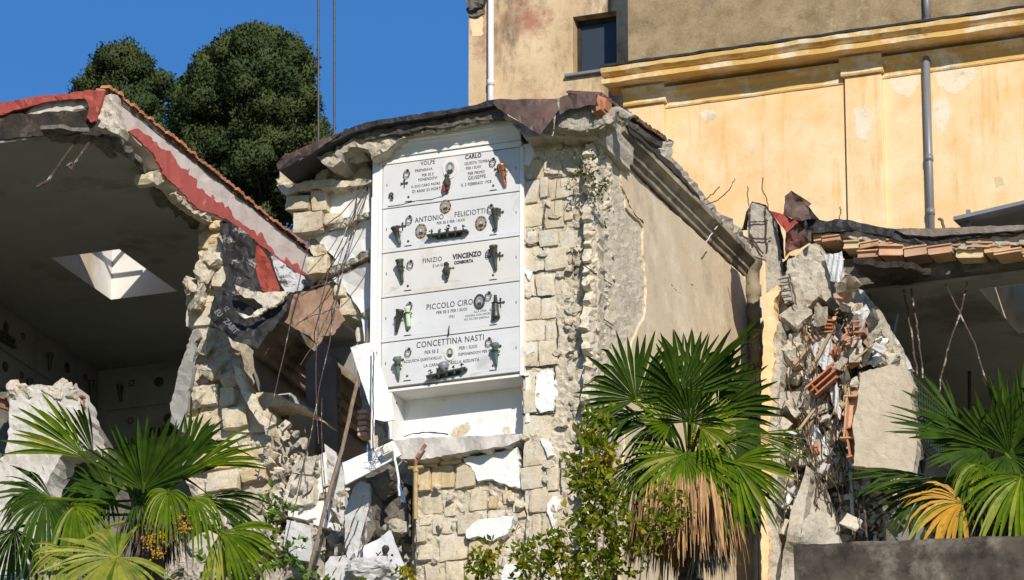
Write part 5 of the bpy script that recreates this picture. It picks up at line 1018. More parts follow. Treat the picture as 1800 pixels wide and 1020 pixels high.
while n_ < 55:
    x, y = rng.gauss(1470, 45), rng.gauss(640, 90)
    if not inside(x, y, heap) or (x > 1505 and y > 640) or y < 530: continue
    W_ = rng.uniform(.05, .12); one('tile_fragment', tilefrag(atY(x, y, 6.45+rng.uniform(-.2, .25)), W_, W_*rng.uniform(.4, .8), .07, rng.uniform(-1.5, 1.5), 100+n_), rng.choice(('hollow', 'hollow', 'tile')), LT, 'tile piece', 'hollow tile fragments in the heap'); n_ += 1
n_ = 0
while n_ < 95:
    x, y = rng.uniform(1368, 1590), rng.uniform(540, 960)
    if not inside(x, y, heap) or (x > 1505 and y > 640) or (1405 < x < 1480 and y > 830): continue
    s_ = rng.uniform(.05, .14); one('rubble_lump', chunk(atY(x, y, 6.65+rng.uniform(-.2, .2)), (s_*rng.uniform(.9, 1.6), s_, s_), 500+n_), rng.choice(('dust', 'dust', 'concrete', 'mortar')), 'pale broken stone lump in the collapsed heap', 'rubble', 'stone lumps in the heap'); n_ += 1
n_ = 0
while n_ < 24:
    x, y = rng.gauss(1470, 40), rng.gauss(640, 80)
    if not inside(x, y, heap) or (x > 1505 and y > 640) or y < 540: continue
    a = rng.uniform(-.9, .9)+1.57; L_ = rng.uniform(.12, .4); d_ = RT*math.cos(a)+V((0, rng.uniform(-.3, .1), math.sin(a))); c = atY(x, y, 6.35+rng.uniform(-.2, .2)); bm = B()
    obox(bm, c, d_.normalized()*L_, d_.cross(V((0, 1, 0))).normalized()*rng.uniform(.012, .035), V((0, .012, 0))); one('wood_splinter', bm, 'timber', 'splintered brown lath sticking out of the collapsed heap', 'wood piece', 'wood splinters in the heap'); n_ += 1
n_ = 0; rng = random.Random(123)
while n_ < 70:
    x, y = rng.uniform(1370, 1560), rng.uniform(530, 940)
    if not inside(x, y, heap) or (x > 1500 and y > 640) or (1405 < x < 1480 and y > 825): continue
    u_ = V((rng.uniform(-1, 1), rng.uniform(-.5, .5), rng.uniform(-1, 1))).normalized(); n3 = V((rng.uniform(-.6, .6), -1, rng.uniform(-.6, .8))); n3 = (n3-u_*n3.dot(u_)).normalized(); v_ = n3.cross(u_); c = atY(x, y, 6.3+rng.uniform(-.25, .2)); bm = B(); W_ = rng.uniform(.05, .15); H_ = W_*rng.uniform(.35, .9)
    rbox(bm, c, u_, v_, n3, W_, H_, rng.uniform(.012, .03), rng, 3, .004, .03); one('plaster_flake', bm, rng.choice(('plaster', 'dust', 'concrete', 'gwhite', 'dconcrete')), 'thin broken plaster flake lodged in the collapsed heap', 'plaster piece', 'plaster flakes in the heap'); n_ += 1
atY = _at
# thin bars
def bar(pts, Y, r, m, label, group, seed=1, am=.015, name='rebar', cat='steel bar', sub=5):
    bm = B(); tube(bm, wob([atY(p[0], p[1], p[2] if len(p) > 2 else Y) for p in pts], am, random.Random(seed), sub), r, 6); return one(name, bm, m, label, cat, group)
GR = 'thin bars hanging from the right roof'
for i, (q, lab) in enumerate((
    (((1634, 453), (1646, 470), (1676, 528), (1700, 578), (1716, 612), (1736, 680)), 'longest rusty bar, bent, dropping right across the dark right interior'),
    (((1702, 472), (1700, 500), (1685, 560), (1664, 620), (1648, 700)), 'thin bar slanting down to the left across the dark right interior'),
    (((1586, 492), (1590, 520), (1602, 580), (1612, 660)), 'thin rusty bar, left one of a close hanging pair in the dark interior'),
    (((1602, 508), (1610, 560), (1616, 600), (1622, 665)), 'thin rusty bar, right one of a close hanging pair in the dark interior'),
    (((1498, 456), (1510, 490), (1526, 530)), 'short thin bar hanging left under the torn hollow tiles'),
    (((1512, 472), (1526, 510), (1540, 550)), 'short reddish bar hanging second under the torn hollow tiles'))): bar(q, YR+.6, .014, 'rebar', lab, GR, i)
bar(((1704, 568), (1704, 640), (1704, 720)), 10.5, .03, 'dark', 'straight black post standing in the dark right interior', None, 3, 0, 'iron_post', 'post')
bar(((1578, 552), (1570, 590), (1562, 640)), 6.6, .03, 'pipe', 'grey leaning metal strut at the top of the broad tan slab', None, 3, .004, 'metal_strut', 'strut')
bar(((1494, 798), (1496, 860), (1501, 940)), 5.2, .028, 'whitesheet', 'pale upright metal strut right of the pointed slab', None, 3, .004, 'metal_strut', 'strut')
bar(((1518, 862), (1520, 900), (1524, 945)), 5.0, .018, 'rebar', 'rusty speckled bar right of the pale upright strut', None, 3, .01)
GH = 'thin bars tangled in the collapsed heap'
rng = random.Random(91)
for i in range(48):
    x, y = rng.uniform(1376, 1500), rng.uniform(520, 850); L_ = rng.uniform(60, 160); k = rng.gauss(.05, .25)
    q = [(x, y, 5.2), (x+L_*k*.4+rng.uniform(-8, 8), y+L_*.5, 5.0), (x+L_*k, y+L_, 5.15)]
    bar(q, 6.2, rng.uniform(.006, .012), 'rebar', 'thin rusty wire or bar tangled in the collapsed heap', GH, i, .03, 'rebar')
# handrail in the interior
bm = B()
ra, rb_ = atX(1606, 662, XI+.35), atX(1700, 738, XI+.35)
rb_.z = ra.z
tube(bm, [ra, rb_], .02, 6)
for k in range(22):
    p = ra.lerp(rb_, k/21); tube(bm, [p, p-V((0, 0, .9))], .013, 5)
one('railing', bm, 'whitesheet', 'pale thin barred railing in shade behind the right palm', 'railing')
# dry weeds on the broken edges
GW = 'dry weed stalks on the broken roofs'
for i, (q, lab) in enumerate(((((1316, 362), (1314, 345), (1314, 328)), 'straight dry stalk left on the broken column head'), (((1352, 372), (1348, 350), (1340, 335), (1341, 312)), 'wavy dry stalk right on the broken column head'), (((1474, 388), (1478, 372), (1477, 364)), 'short dry stalk on the black roof edge'), (((1660, 402), (1656, 388), (1650, 384)), 'thick forked dry stub on the right roof'), (((1242, 360), (1262, 352), (1282, 334), (1292, 314)), 'curving bare twig above the weathered cornice'), (((1240, 352), (1256, 338), (1265, 328)), 'small bare twig above the weathered cornice'))):
    bar(q, (5.4, 5.4, 5.6, 5.6, 4.6, 4.6)[i], .009 if i != 3 else .025, 'twig', lab, GW, i, .01, 'dry_stalk', 'weed')
# ================================================================== loose things between the two blocks
# black roofing felt hanging from the left roof
bm = B()
plate([(386, 392, .75), (397, 384, .7), (424, 402, .6), (450, 424, .55), (448, 470, .6), (460, 512, .5), (440, 516, .3), (404, 520, .3), (388, 506, .4), (402, 470, .6), (392, 430, .7)], thick=.02, amp=1.2, step=6, disp=.08, ds=2.5, grid=7, seed=151, bm=bm)
one('roofing_felt', bm, 'flaked', 'black flaking felt draped down from the red painted wall edge', 'roofing felt', 'black roofing felt hanging from the left roof')
bm = B()
plate([(384, 506, .45), (404, 518, .3), (450, 544, -.1), (484, 530, .1), (515, 514, .4), (508, 542, .1), (470, 590, -.25), (452, 612, -.3), (426, 604, -.3), (410, 600, -.25), (386, 578, -.05), (364, 556, .15), (374, 530, .3)], thick=.02, amp=1., step=6, disp=.07, ds=2.2, grid=7, seed=152, bm=bm)
F2 = one('roofing_felt', bm, 'membrane', 'large black hanging sheet of roofing felt printed with white letters', 'roofing felt', 'black roofing felt hanging from the left roof')
bm = B(); c = atY(406, 574, -.30); u_ = (atY(414, 597, -.36)-atY(386, 566, -.22)).normalized(); nq = V((.15, -1, .1)); nq = (nq-u_*nq.dot(u_)).normalized()
write(bm, 'ZABIT', c, u_, nq, .085, 0, .002); c2 = atY(384, 551, -.14); write(bm, 'EU', c2, u_, nq, .085, 0, .002); write(bm, 'IZ', atY(398, 544, -.16), u_, nq, .07)
obj('printed_letters', bm, 'pipe', F2)
bm = plate([(412, 500, -.05), (422, 504, -.05), (440, 512, -.1), (470, 514, -.1), (506, 512, .0), (494, 530, -.12), (474, 542, -.25), (462, 540, -.25), (450, 528, -.25), (430, 524, -.2), (420, 514, -.1)], thick=.07, amp=2, step=4, disp=.04, grid=5, seed=153)
plate([(414, 548, -.25), (440, 556, -.3), (452, 544, -.3), (470, 540, -.3), (452, 556, -.36), (430, 560, -.35)], thick=.05, amp=1.2, step=4, disp=.03, grid=5, seed=154, bm=bm)
one('mortar_cake', bm, 'dust', 'cream cake of old mortar lying on the black printed felt', 'mortar piece')
bm = plate([(449, 430, .75), (456, 432, .7), (470, 452, .6), (482, 480, .55), (492, 512, .5), (470, 514, .55), (456, 510, .6), (450, 470, .7)], thick=.015, amp=.5, step=7, disp=.05, ds=2, grid=8, seed=155)
one('metal_sheet', bm, 'redsheet', 'curved dark red metal sheet under the red painted wall edge', 'metal sheet')
bm = plate([(474, 444, .9), (488, 456, .85), (520, 478, .9), (548, 494, 1.), (540, 506, .7), (516, 514, .5), (500, 512, .5), (490, 492, .6), (480, 464, .8)], thick=.015, amp=1, step=6, disp=.09, ds=3, grid=6, seed=156)
one('metal_sheet', bm, 'flakelight', 'crumpled pale grey sheet flecked with black under the parapet end', 'metal sheet')
bm = plate([(540, 508, .7), (556, 496, .9), (575, 498, 1.), (572, 510, .8), (552, 512, .6)], thick=.015, amp=.6, step=6, disp=.05, grid=6, seed=157)
one('metal_sheet', bm, 'rust', 'small dark brown bent sheet at the end of the red painted wall', 'metal sheet')
bm = plate([(516, 518, .45), (556, 510, .55), (580, 502, .6), (592, 520, .5), (596, 544, .4), (606, 562, .3), (596, 576, .2), (584, 590, .1), (568, 590, .05), (560, 606, -.05), (550, 598, 0), (544, 590, 0), (524, 580, .1), (508, 570, .2), (494, 564, .3), (502, 546, .35)], thick=.02, amp=1.4, step=6, disp=.05, ds=1.8, grid=8, seed=158)
one('metal_sheet', bm, 'tansheet', 'broad tan brown metal sheet hanging between the left wall and the tomb block', 'metal sheet')
# hanging bars in front of the broken compartments
GB = 'thin bars hanging beside the marble tomb front'
L = [((((652, 316, .2), (600, 376, .0), (560, 404, -.2), (545, 414, -.3), (532, 470, -.4), (512, 560, -.5), (490, 660, -.6), (480, 706, -.6)), 'long thin bar bending down past the tan metal sheet')),
     ((((650, 322, .2), (610, 400, .0), (580, 470, -.2), (562, 540, -.3), (556, 620, -.4), (556, 700, -.4), (560, 780, -.4)), 'thin bar hanging straight down behind the tan metal sheet')),
     ((((648, 328, .2), (620, 410, .0), (596, 480, -.1), (590, 540, -.2), (580, 600, -.3), (566, 660, -.4), (552, 730, -.4), (540, 790, -.4), (520, 870, -.4)), 'long curving bar reaching down to the white broken blocks')),
     ((((630, 330, .2), (622, 392, .1), (606, 460, -.1), (592, 520, -.2), (574, 560, -.4), (560, 590, -.5), (528, 642, -.6)), 'pale streaked bar ending free below the tan metal sheet')),
     ((((646, 380, .1), (600, 440, -.1), (560, 500, -.2), (530, 520, -.3)), 'short slanting bar crossing the lower white compartment')),
     ((((650, 460, .1), (610, 480, -.1), (570, 500, -.2), (545, 506, -.3)), 'shallow slanting bar over the lowest white compartment')),
     ((((472, 612, -.4), (470, 616, -.4), (466, 624, -.4)), 'tiny white tipped bar stub under the black printed felt')),
     ((((566, 700, .5), (566, 780, .5), (572, 860, .5), (576, 915, .5)), 'thin dark bar in front of the upright grey white slab'))]
for i, (q, lab) in enumerate(L): bar(q, 0, .008, 'rebar', lab, GB, i, .010, sub=3)
bm = B(); a, b = atY(652, 560, .1), atY(536, 1030, -1.6); tube(bm, wob([a, a.lerp(b, .4)+V((.05, 0, 0)), b], .010, random.Random(2), 6), .030, 8)
one('wooden_pole', bm, 'wood', 'long brown pole slanting down past the white metal trunking', 'pole')
for i, (x0, y0, x1, y1) in enumerate(((600, 975, 640, 870), (628, 990, 652, 880), (636, 1000, 642, 930), (585, 1010, 615, 955))): bar(((x0, y0, -.6), ((x0+x1)/2-2, (y0+y1)/2, -.6), (x1, y1, -.5)), 0, .011, 'rebar', 'thin bar poking up in front of the fallen triangular slab', 'bars before the fallen slab', i)
# white metal trunking
bm = plate([(616, 611, -.3), (640, 605, -.3), (654, 603, -.3), (668, 640, -.3), (680, 680, -.3), (690, 716, -.3), (692, 738, -.35), (676, 741, -.35), (660, 738, -.35), (646, 700, -.3)], thick=.03, amp=.3, step=9, disp=.01, grid=10, seed=161, hf=lambda x, y: .03*math.sin((x-616)*.05))
P1 = one('trunking_panel', bm, 'wpaint', 'upper white metal trunking panel tilted down beside the marble front', 'metal panel', 'white metal trunking panels')
bm = plate([(600, 813, -.55), (640, 796, -.55), (690, 774, -.55), (698, 788, -.6), (706, 800, -.6), (660, 826, -.6), (608, 853, -.6), (605, 832, -.65)], thick=.04, amp=.3, step=9, disp=.006, grid=10, seed=162, hf=lambda x, y: -.03*math.sin((x+2.1*y)*.02))
P2 = one('trunking_panel', bm, 'wpaint', 'lower white metal trunking panel lying askew with a junction box on it', 'metal panel', 'white metal trunking panels')
bm = B(); q = atY(681, 792, -.68); obox(bm, q, V((.075, 0, .03)), V((0, .05, 0)), V((-.025, 0, .06))); obox(bm, q+V((0, -.055, 0)), V((.05, 0, .02)), V((0, .01, 0)), V((-.018, 0, .042))); lathe(bm, q+V((-.09, -.02, -.02)), (1, 0, .4), [(.03, 0), (.03, .05)], 7); obj('junction_box', bm, 'cream', P2)
bm = B(); rg = random.Random(6)
for k in range(6):
    p = atY(661+rg.uniform(-4, 4), 800, -.75); tube(bm, [p+V((rg.uniform(-.13, .13), rg.uniform(-.06, .03), rg.uniform(-.18, .14))) for _ in range(7)], .003, 4)
obj('loose_wires', bm, 'dark', P2)
bm = B(); tube(bm, wob(px((692, 788, -.7), (697, 820, -.72), (701, 850, -.72), (702, 872, -.7)), .01, rg, 3), .018, 6)
CBL = one('cable', bm, 'wpipe', 'white cable with frayed blue wires hanging from the junction box', 'cable')
bm = B(); tube(bm, px((702, 872, -.7), (703, 890, -.7), (702, 898, -.7)), .008, 5, mi=1)
for dx, dy in ((712, 880), (710, 884), (713, 884), (706, 876)): tube(bm, px((702, 850, -.7), ((702+dx)/2, (856+dy)/2-4, -.72), (dx, dy, -.7)), .0035, 4)
obj('bare_wires', bm, ['blue', 'dark'], CBL)
# white conduit down the left edge of the marble
bm = B(); a, b = atY(660, 348, -.10), atY(661, 620, -.10); b.x = a.x; obox(bm, (a+b)/2, V((.05, 0, 0)), V((0, .035, 0)), V((0, 0, (a-b).length/2)))
obox(bm, (a+b)/2+V((0, -.036, 0)), V((.035, 0, 0)), V((0, .002, 0)), V((0, 0, (a-b).length/2-.01)))
for k in (.03, .5, .97): lathe(bm, a.lerp(b, k)+V((0, -.035, 0)), nb, [(.012, 0), (.012, .012)], 7)
CD = one('cable_conduit', bm, 'wpaint', 'narrow white conduit running down the left edge of the marble slabs', 'conduit')
bm = B()
for dx in (0, 3.5): tube(bm, wob([atY(655+dx, 615, -.42), atY(654+dx, 700, -.44), atY(653+dx, 790, -.76)], .004, rg, 5), .014, 6, mi=0)
tube(bm, wob([atY(657, 618, -.45), atY(656.5, 700, -.47), atY(656, 792, -.79)], .008, rg, 7), .008, 5, mi=1)
one('hanging_wires', bm, ['wpipe', 'dark'], 'pair of white wires and a dark one hanging over both trunking panels', 'wire')
# gas pipe below the ledge
bm = B(); tube(bm, wob(px((748, 782, -.16), (736, 800, -.2), (731, 808, -.22), (731, 830, -.2)), .004, rg, 3), .028, 8); 
GP = one('iron_pipe', bm, 'ironrust', 'bent rusty iron pipe coming over the niche ledge', 'pipe')
bm = B(); a = atY(731, 822, -.2); lathe(bm, a-V((0, 0, .78)), (0, 0, 1), [(.030, 0), (.034, .3), (.034, .70), (.045, .71), (.045, .78)], 10); obox(bm, a, V((.11, 0, .0)), V((0, .03, 0)), V((0, 0, .018))); one('brass_pipe', bm, 'brass', 'yellow brass pipe with a collar hanging under the rusty bent one', 'pipe')
bm = B(); tube(bm, wob(px((731, 905, -.18), (732, 960, -.15), (730, 1040, -.15)), .01, rg, 5), .010, 5); one('hanging_wire', bm, 'rebar', 'thin rusty wire continuing down below the yellow brass pipe', 'wire')
# broken white blocks and slabs lower left of centre
GL = 'pale fallen blocks between the left pier and the tomb block'
def blk(pts, Y, th, m, lab, seed, disp=.02, amp=1.3, name='broken_block', cat='block'): return one(name, plate(pts, Y=Y, thick=th, amp=amp, step=6, disp=disp, grid=8, seed=seed), m, lab, cat, GL)
blk([(512, 822), (530, 806), (556, 800), (560, 832), (552, 836), (514, 832)], .5, .5, 'dust', 'cream block with a sloping top, upper of the stacked pair', 171)
blk([(512, 834), (552, 838), (550, 884), (530, 888), (496, 882), (502, 858)], .45, .5, 'dust', 'large cream block under the one with a sloping top', 172)
blk([(510, 890), (548, 886), (552, 910), (540, 914), (506, 908)], .55, .5, 'plaster', 'small white block wedged under the large cream block', 173)
blk([(556, 804), (574, 794), (576, 872), (556, 878)], .6, .3, 'plaster', 'narrow upright white slab right of the cream blocks', 174)
blk([(546, 880), (580, 878), (584, 932), (552, 922)], .6, .35, 'plaster', 'white slab standing below the narrow upright one', 175)
blk([(570, 780), (590, 796), (606, 830), (604, 930), (590, 936), (580, 890)], 1.0, .2, 'gwhite', 'grey white leaning slab with dark stain behind the brown pole', 176)
blk([(504, 914), (546, 924), (550, 990), (520, 984), (498, 960)], .3, .5, 'gwhite', 'grey block in shade under the small white block', 177)
blk([(536, 640), (566, 600), (590, 640), (594, 800), (570, 790), (540, 800)], 3.4, .2, 'gplaster', 'tall grey slab in shade behind the hanging bars', 178)
blk([(606, 900), (620, 860), (634, 846), (650, 850), (646, 910), (634, 960), (612, 985), (606, 960)], -.1, .25, 'gwhite', 'tall grey leaning plank of concrete below the lower white panel', 179, .02)
blk([(648, 858), (662, 850), (660, 930), (642, 964), (630, 968), (640, 920)], -.0, .2, 'dconcrete', 'dark slanting plank right of the tall grey one', 180)
one('broken_block', chunk(atY(674, 846, .1), (.26, .24, .2), 190, None, 18), 'dconcrete', 'rough dark grey lump right under the lower white panel', 'block', GL)
one('broken_block', plate([(668, 848), (690, 840), (714, 850), (716, 940), (700, 946), (680, 940), (672, 900)], Y=.35, thick=.4, amp=2, step=7, disp=.06, grid=8, seed=191), 'dconcrete', 'dark grey block hanging in shade beside the brass pipe', 'block', GL)
one('broken_block', chunk(atY(690, 928, .15), (.18, .17, .15), 192), 'concrete', 'small rough lump at the foot of the dark hanging block', 'block', GL)
TR = one('fallen_slab', plate([(622, 968, -.5), (668, 946, -.4), (684, 932, -.4), (700, 972, -.45), (726, 1034, -.5), (640, 1040, -.6)], thick=.06, amp=.5, step=9, disp=.01, grid=14, seed=193), 'marble', 'fallen triangular white marble slab with a small cross and vase stub', 'marble slab')
bm = B(); q = atY(672, 975, -.52); tube(bm, [q+V((-.1, -.02, -.05)), q+V((-.01, -.02, .04))], .009, 5); tube(bm, [q+V((-.02, -.02, -.06)), q+V((-.09, -.02, .03))], .009, 5); lathe(bm, q+V((.05, -.04, -.02)), (.3, -.2, 1), [(.02, 0), (.05, .05), (.06, .1), (.03, .14)], 8); lathe(bm, q+V((.16, -.01, -.03)), nb, [(.02, 0), (.02, .012)], 7)
obj('slab_fittings', bm, 'dark', TR)
one('broken_block', chunk(atY(646, 1002, -.7), (.36, .28, .3), 194, None, 18), 'gwhite', 'rounded grey lump before the fallen triangular slab', 'block', GL)
one('broken_block', plate([(572, 990), (580, 978), (606, 976), (620, 1000), (616, 1040), (570, 1040)], Y=-.6, thick=.5, amp=1.2, step=6, disp=.02, grid=8, seed=195), 'gwhite', 'smooth blue grey block at the lower edge beside the brown pole', 'block', GL)
bm = B()
for i, (x, y, s_) in enumerate(((560, 960, .12), (590, 950, .1), (600, 1000, .1), (556, 1000, .14), (470, 960, .2), (440, 930, .2), (420, 980, .22), (480, 1010, .2), (380, 960, .25), (350, 1010, .25), (300, 990, .25), (520, 1000, .14), (620, 920, .12), (690, 1000, .12), (486, 900, .12), (400, 900, .16), (445, 880, .14))): chunk(atY(x, y, .6), (s_*1.3, s_, s_), 700+i, bm)
plate([(280, 880), (480, 880), (560, 940), (740, 940), (740, 1080), (280, 1080)], Y=1.6, thick=.4, amp=6, step=10, disp=.25, ds=1.8, grid=10, seed=196, bm=bm)
one('rubble_bank', bm, 'concrete', 'grey bank of broken stone at the foot of the gap behind the palms', 'rubble heap')
rng = random.Random(58); bm = B(); n_ = 0
gap = [(478, 700), (520, 760), (600, 850), (640, 860), (735, 860), (735, 1030), (330, 1030), (360, 880), (430, 870)]
while n_ < 520:
    x, y = rng.uniform(330, 735), rng.uniform(700, 1030)
    if not inside(x, y, gap): continue
    s_ = rng.uniform(.02, .075); chunk(atY(x, y, rng.uniform(.3, 1.3)), (s_*rng.uniform(.8, 2.), s_, s_), 5000+n_, bm, 9, .15, 1 if s_ < .05 else 2, mi=rng.choice((0, 0, 1, 1, 2))); n_ += 1
o = one('small_rubble', bm, ['concrete', 'dust', 'tufa'], 'small broken bits of stone strewn through the gap left of the tomb block', 'rubble'); o['kind'] = 'stuff'
# broken wall end left, behind the left palm
bm = plate([(18, 700, -4.3), (36, 682, -4.3), (84, 678, -4.3), (130, 680, -4.3), (140, 700, -4.2), (146, 740, -4.2), (170, 790, -4.1), (110, 800, -4.3), (64, 880, -4.5), (60, 1040, -4.6), (-40, 1040, -4.6), (-30, 860, -4.5), (10, 800, -4.4)], thick=.5, amp=3, step=8, disp=.035, grid=7, seed=201)
WE = one('broken_wall_end', bm, 'plastermix', 'broken white plastered wall stump behind the left palm', 'wall')
bm = B()
for i in range(9): s_ = .09+.05*random.Random(i).random(); chunk(atY(28+i*13, 688+(i % 3)*3, -4.2), (s_*1.4, s_, s_), 720+i, bm)
obj('loose_stone', bm, 'mortar', WE)
bm = B()
for x0, y0, x1, y1 in ((-30, 690, 24, 706), (104, 705, 148, 698)):
    a, b = atY(x0, y0, -4.15), atY(x1, y1, -4.15); d_ = (b-a)*.5
    obox(bm, (a+b)/2, d_, V((0, .06, 0)), V((0, 0, .014))); obox(bm, (a+b)/2-V((0, 0, .14)), d_, V((0, .06, 0)), V((0, 0, .014))); obox(bm, (a+b)/2-V((0, -.02, .07)), d_*.98, V((0, .012, 0)), V((0, 0, .056)))
    obj('steel_beam', bm, 'ironrust', WE); bm = B()
bm.free()
bm = plate([(128, 704, -3.9), (150, 740, -3.9), (186, 800, -3.9), (170, 812, -3.9), (140, 770, -3.9)], thick=.25, amp=2, step=6, disp=.05, grid=7, seed=202); obj('broken_edge', bm, 'mortar', WE)
bm = plate([(-30, 690, -3.6), (140, 690, -3.6), (210, 820, -3.4), (240, 1040, -3.4), (-40, 1040, -3.6)], thick=.2, amp=2, step=10, disp=.04, grid=14, seed=203); obj('wall_core', bm, 'dconcrete', WE)
# small lights in the ceiling and a lamp bracket
# ================================================================== palms, shrubs, wall in front
def leaf_strip(bm, p, d, nrm, L, W_, droop, mi, rng, join=.6, fold=.5):
    """one folded palm segment from the hub outward"""
    side = nrm.cross(d).normalized(); rows = []; S = (0., .12, .28, .45, .62, .8, .93, 1.)
    br = rng.random() < .12; nrm = Matrix.Rotation(rng.gauss(0, .22), 3, d) @ nrm; side = nrm.cross(d).normalized(); bk = rng.uniform(.6, .85)
    for q in S:
        w_ = W_*(q/join) if q < join else W_*(1-((q-join)/(1-join)))**.65
        w_ = max(w_, .0025)
        dz = droop*L*max(0, q-.2)**2*1.5
        if br and q > bk: dz += (q-bk)*L*.8
        c = p+d*L*q*(1-.25*min(1, droop)*q*q)-V((0, 0, dz))
        f = nrm*(fold*w_)
        rows.append([bm.verts.new(c-side*w_+f*.0), bm.verts.new(c-f), bm.verts.new(c+side*w_+f*.0)])
    for a, b in zip(rows, rows[1:]):
        for k in (0, 1):
            fc = bm.faces.new((a[k], a[k+1], b[k+1], b[k])); fc.material_index = mi
def frond(par, hub, Yh, tip, toward, R_px, spread, mats, seed, base, droop=.25, nseg=34, facing=None, name='frond', roll=0, wmul=1.):
    """fan leaf: hub and tip as photo pixels give direction, 'toward' leans the axis to the camera"""
    rng = random.Random(seed); H = atY(hub[0], hub[1], Yh); s = scl(Yh); Rr = R_px/s
    dx, dy = tip[0]-hub[0], tip[1]-hub[1]
    ax = (RT*dx-UP*dy).normalized(); ax = (ax*math.sqrt(max(0, 1-toward*toward))-FW*toward).normalized()
    nr = V(facing) if facing else (-FW*.8+V((0, 0, .7))+RT*rng.uniform(-.2, .2))
    nr = (nr-ax*nr.dot(ax)).normalized()
    if roll: nr = Matrix.Rotation(roll, 3, ax) @ nr
    sd = nr.cross(ax).normalized(); bm = B(); sp = R(spread)
    for i in range(nseg):
        t = -sp/2+sp*(i+.5)/nseg+rng.uniform(-.015, .015)
        L = Rr*(.72+.28*math.cos(t*.62))*rng.uniform(.86, 1.06)
        cup = nr*(.16*abs(math.sin(t))+rng.uniform(-.05, .05))
        d = (ax*math.cos(t)+sd*math.sin(t)+cup).normalized()
        W_ = L*.56*math.tan(sp/nseg/2)*1.05*wmul
        leaf_strip(bm, H, d, nr, L, W_, droop*rng.uniform(.6, 1.5), 0 if (len(mats) < 3 or rng.random() > .12) else 2, rng)
    b = V(base); mid = (b+H)/2+V((0, 0, .10)); tube(bm, [b, mid, H-ax*.02, H+ax*Rr*.10], .020, 6, mi=1)
    return obj(name, bm, list(mats), par)
def dead_skirt(par, c, rad, z0, L0, L1, n, m, seed, name, out=.35):
    rng = random.Random(seed); bm = B()
    for i in range(n):
        a = rng.uniform(0, 6.283); r_ = rad*rng.uniform(.35, 1); p = c+V((r_*math.cos(a), r_*math.sin(a), z0+rng.uniform(-.12, .28)))
        d = V((math.cos(a)*rng.uniform(0, out), math.sin(a)*rng.uniform(0, out), -1)).normalized(); leaf_strip(bm, p, d, V((math.cos(a), math.sin(a), .2)).normalized(), rng.uniform(L0, L1), rng.uniform(.012, .028), rng.uniform(0, .12), 0, rng, .3, .5)
    return obj(name, bm, m, par)
def trunk(par, c, z0, z1, r, seed):
    rng = random.Random(seed); bm = B(); pr = []
    z = z0
    while z < z1: pr.append((r*rng.uniform(.9, 1.12), z-z0)); z += .07
    lathe(bm, (c.x, c.y, z0), (0, 0, 1), pr, 14)
    for v in bm.verts: v.co += noise.noise_vector(v.co*6)*.03
    return obj('trunk', bm, 'bark', par)
def fruit(par, pts, Y, seed, n=130, nm='fruit_cluster'):
    rng = random.Random(seed)
    for i, (x, y, rx, ry) in enumerate(pts):
        bm = B(); c = atY(x, y, Y); s = scl(Y)
        for k in range(n):
            e = V([rng.gauss(0, .36) for _ in range(3)]); p = c+V((e.x*rx/s, e.y*rx/s, e.z*ry/s)); r_ = rng.uniform(.009, .016)
            bmesh.ops.create_icosphere(bm, subdivisions=1, radius=r_, matrix=Matrix.Translation(p))
        for k in range(26): e = V([rng.gauss(0, .34) for _ in range(3)]); tube(bm, [c+V((0, .1, .15)), c+V((e.x*rx/s, e.y*rx/s, e.z*ry/s))], .006, 4, mi=1)
        obj(nm, bm, ['fruit', 'twig'], par)
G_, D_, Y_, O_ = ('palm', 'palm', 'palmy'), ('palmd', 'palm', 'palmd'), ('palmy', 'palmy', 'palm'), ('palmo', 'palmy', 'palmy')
# ---- middle palm
YP = -5.0
c0 = atY(1212, 820, YP); P = root('fan_palm', (c0.x, YP, -6.4), 'tall fan palm with a brown skirt of dead leaves before the ochre side wall', 'palm tree')
trunk(P, c0, -6.5, c0.z+.1, .15, 4)
bs_ = c0+V((0, 0, -.05))
i = 0
for hub, tip, tw, Rp, sp, m, dr, dY, roll in (
    ((1118, 702), (1086, 588), .15, 128, 205, D_, .08, -.3, 0),
    ((1196, 700), (1192, 590), .15, 132, 170, D_, .08, -.45, .2),
    ((1222, 690), (1262, 580), .1, 128, 130, D_, .08, .1, .3),
    ((1238, 668), (1346, 558), .1, 148, 64, G_, .05, 0, -.8),
    ((1262, 724), (1350, 632), .1, 128, 100, D_, .12, .4, .5),
    ((1268, 742), (1345, 690), .1, 110, 120, D_, .2, .5, .2),
    ((1205, 798), (1196, 900), .55, 118, 215, G_, .18, -.7, 0),
    ((1290, 812), (1320, 905), .5, 124, 205, G_, .16, -.5, .2),
    ((1322, 764), (1432, 780), .1, 108, 40, G_, .12, -.4, 1.0),
    ((1130, 724), (1014, 744), .15, 122, 95, D_, .32, .1, .5),
    ((1132, 746), (1020, 712), .1, 112, 100, G_, .25, .3, .1),
    ((1122, 812), (1066, 880), .3, 88, 120, D_, .35, -.1, .3),
    ((1180, 745), (1120, 700), .3, 85, 160, G_, .1, -.6, 0),
    ((1232, 752), (1290, 742), .4, 88, 170, G_, .12, -.6, .2),
    ((1212, 742), (1214, 682), .35, 92, 200, D_, .1, -.65, 0),
    ((1160, 740), (1110, 780), .4, 92, 180, D_, .3, .0, .1),
    ((1270, 772), (1330, 800), .3, 90, 150, D_, .3, .1, .1),
    ((1160, 805), (1090, 840), .2, 92, 110, D_, .4, .2, 0),
    ((1285, 835), (1345, 870), .1, 100, 100, D_, .3, .3, .1),
    ((1210, 720), (1170, 620), -.3, 110, 150, D_, .1, .5, 0),
    ((1190, 850), (1140, 900), .2, 84, 130, D_, .4, .3, 0)):
    i += 1; frond(P, hub, YP+dY, tip, tw, Rp, sp, m, 300+i, bs_, dr, max(12, int(27*sp/200)), roll=roll)
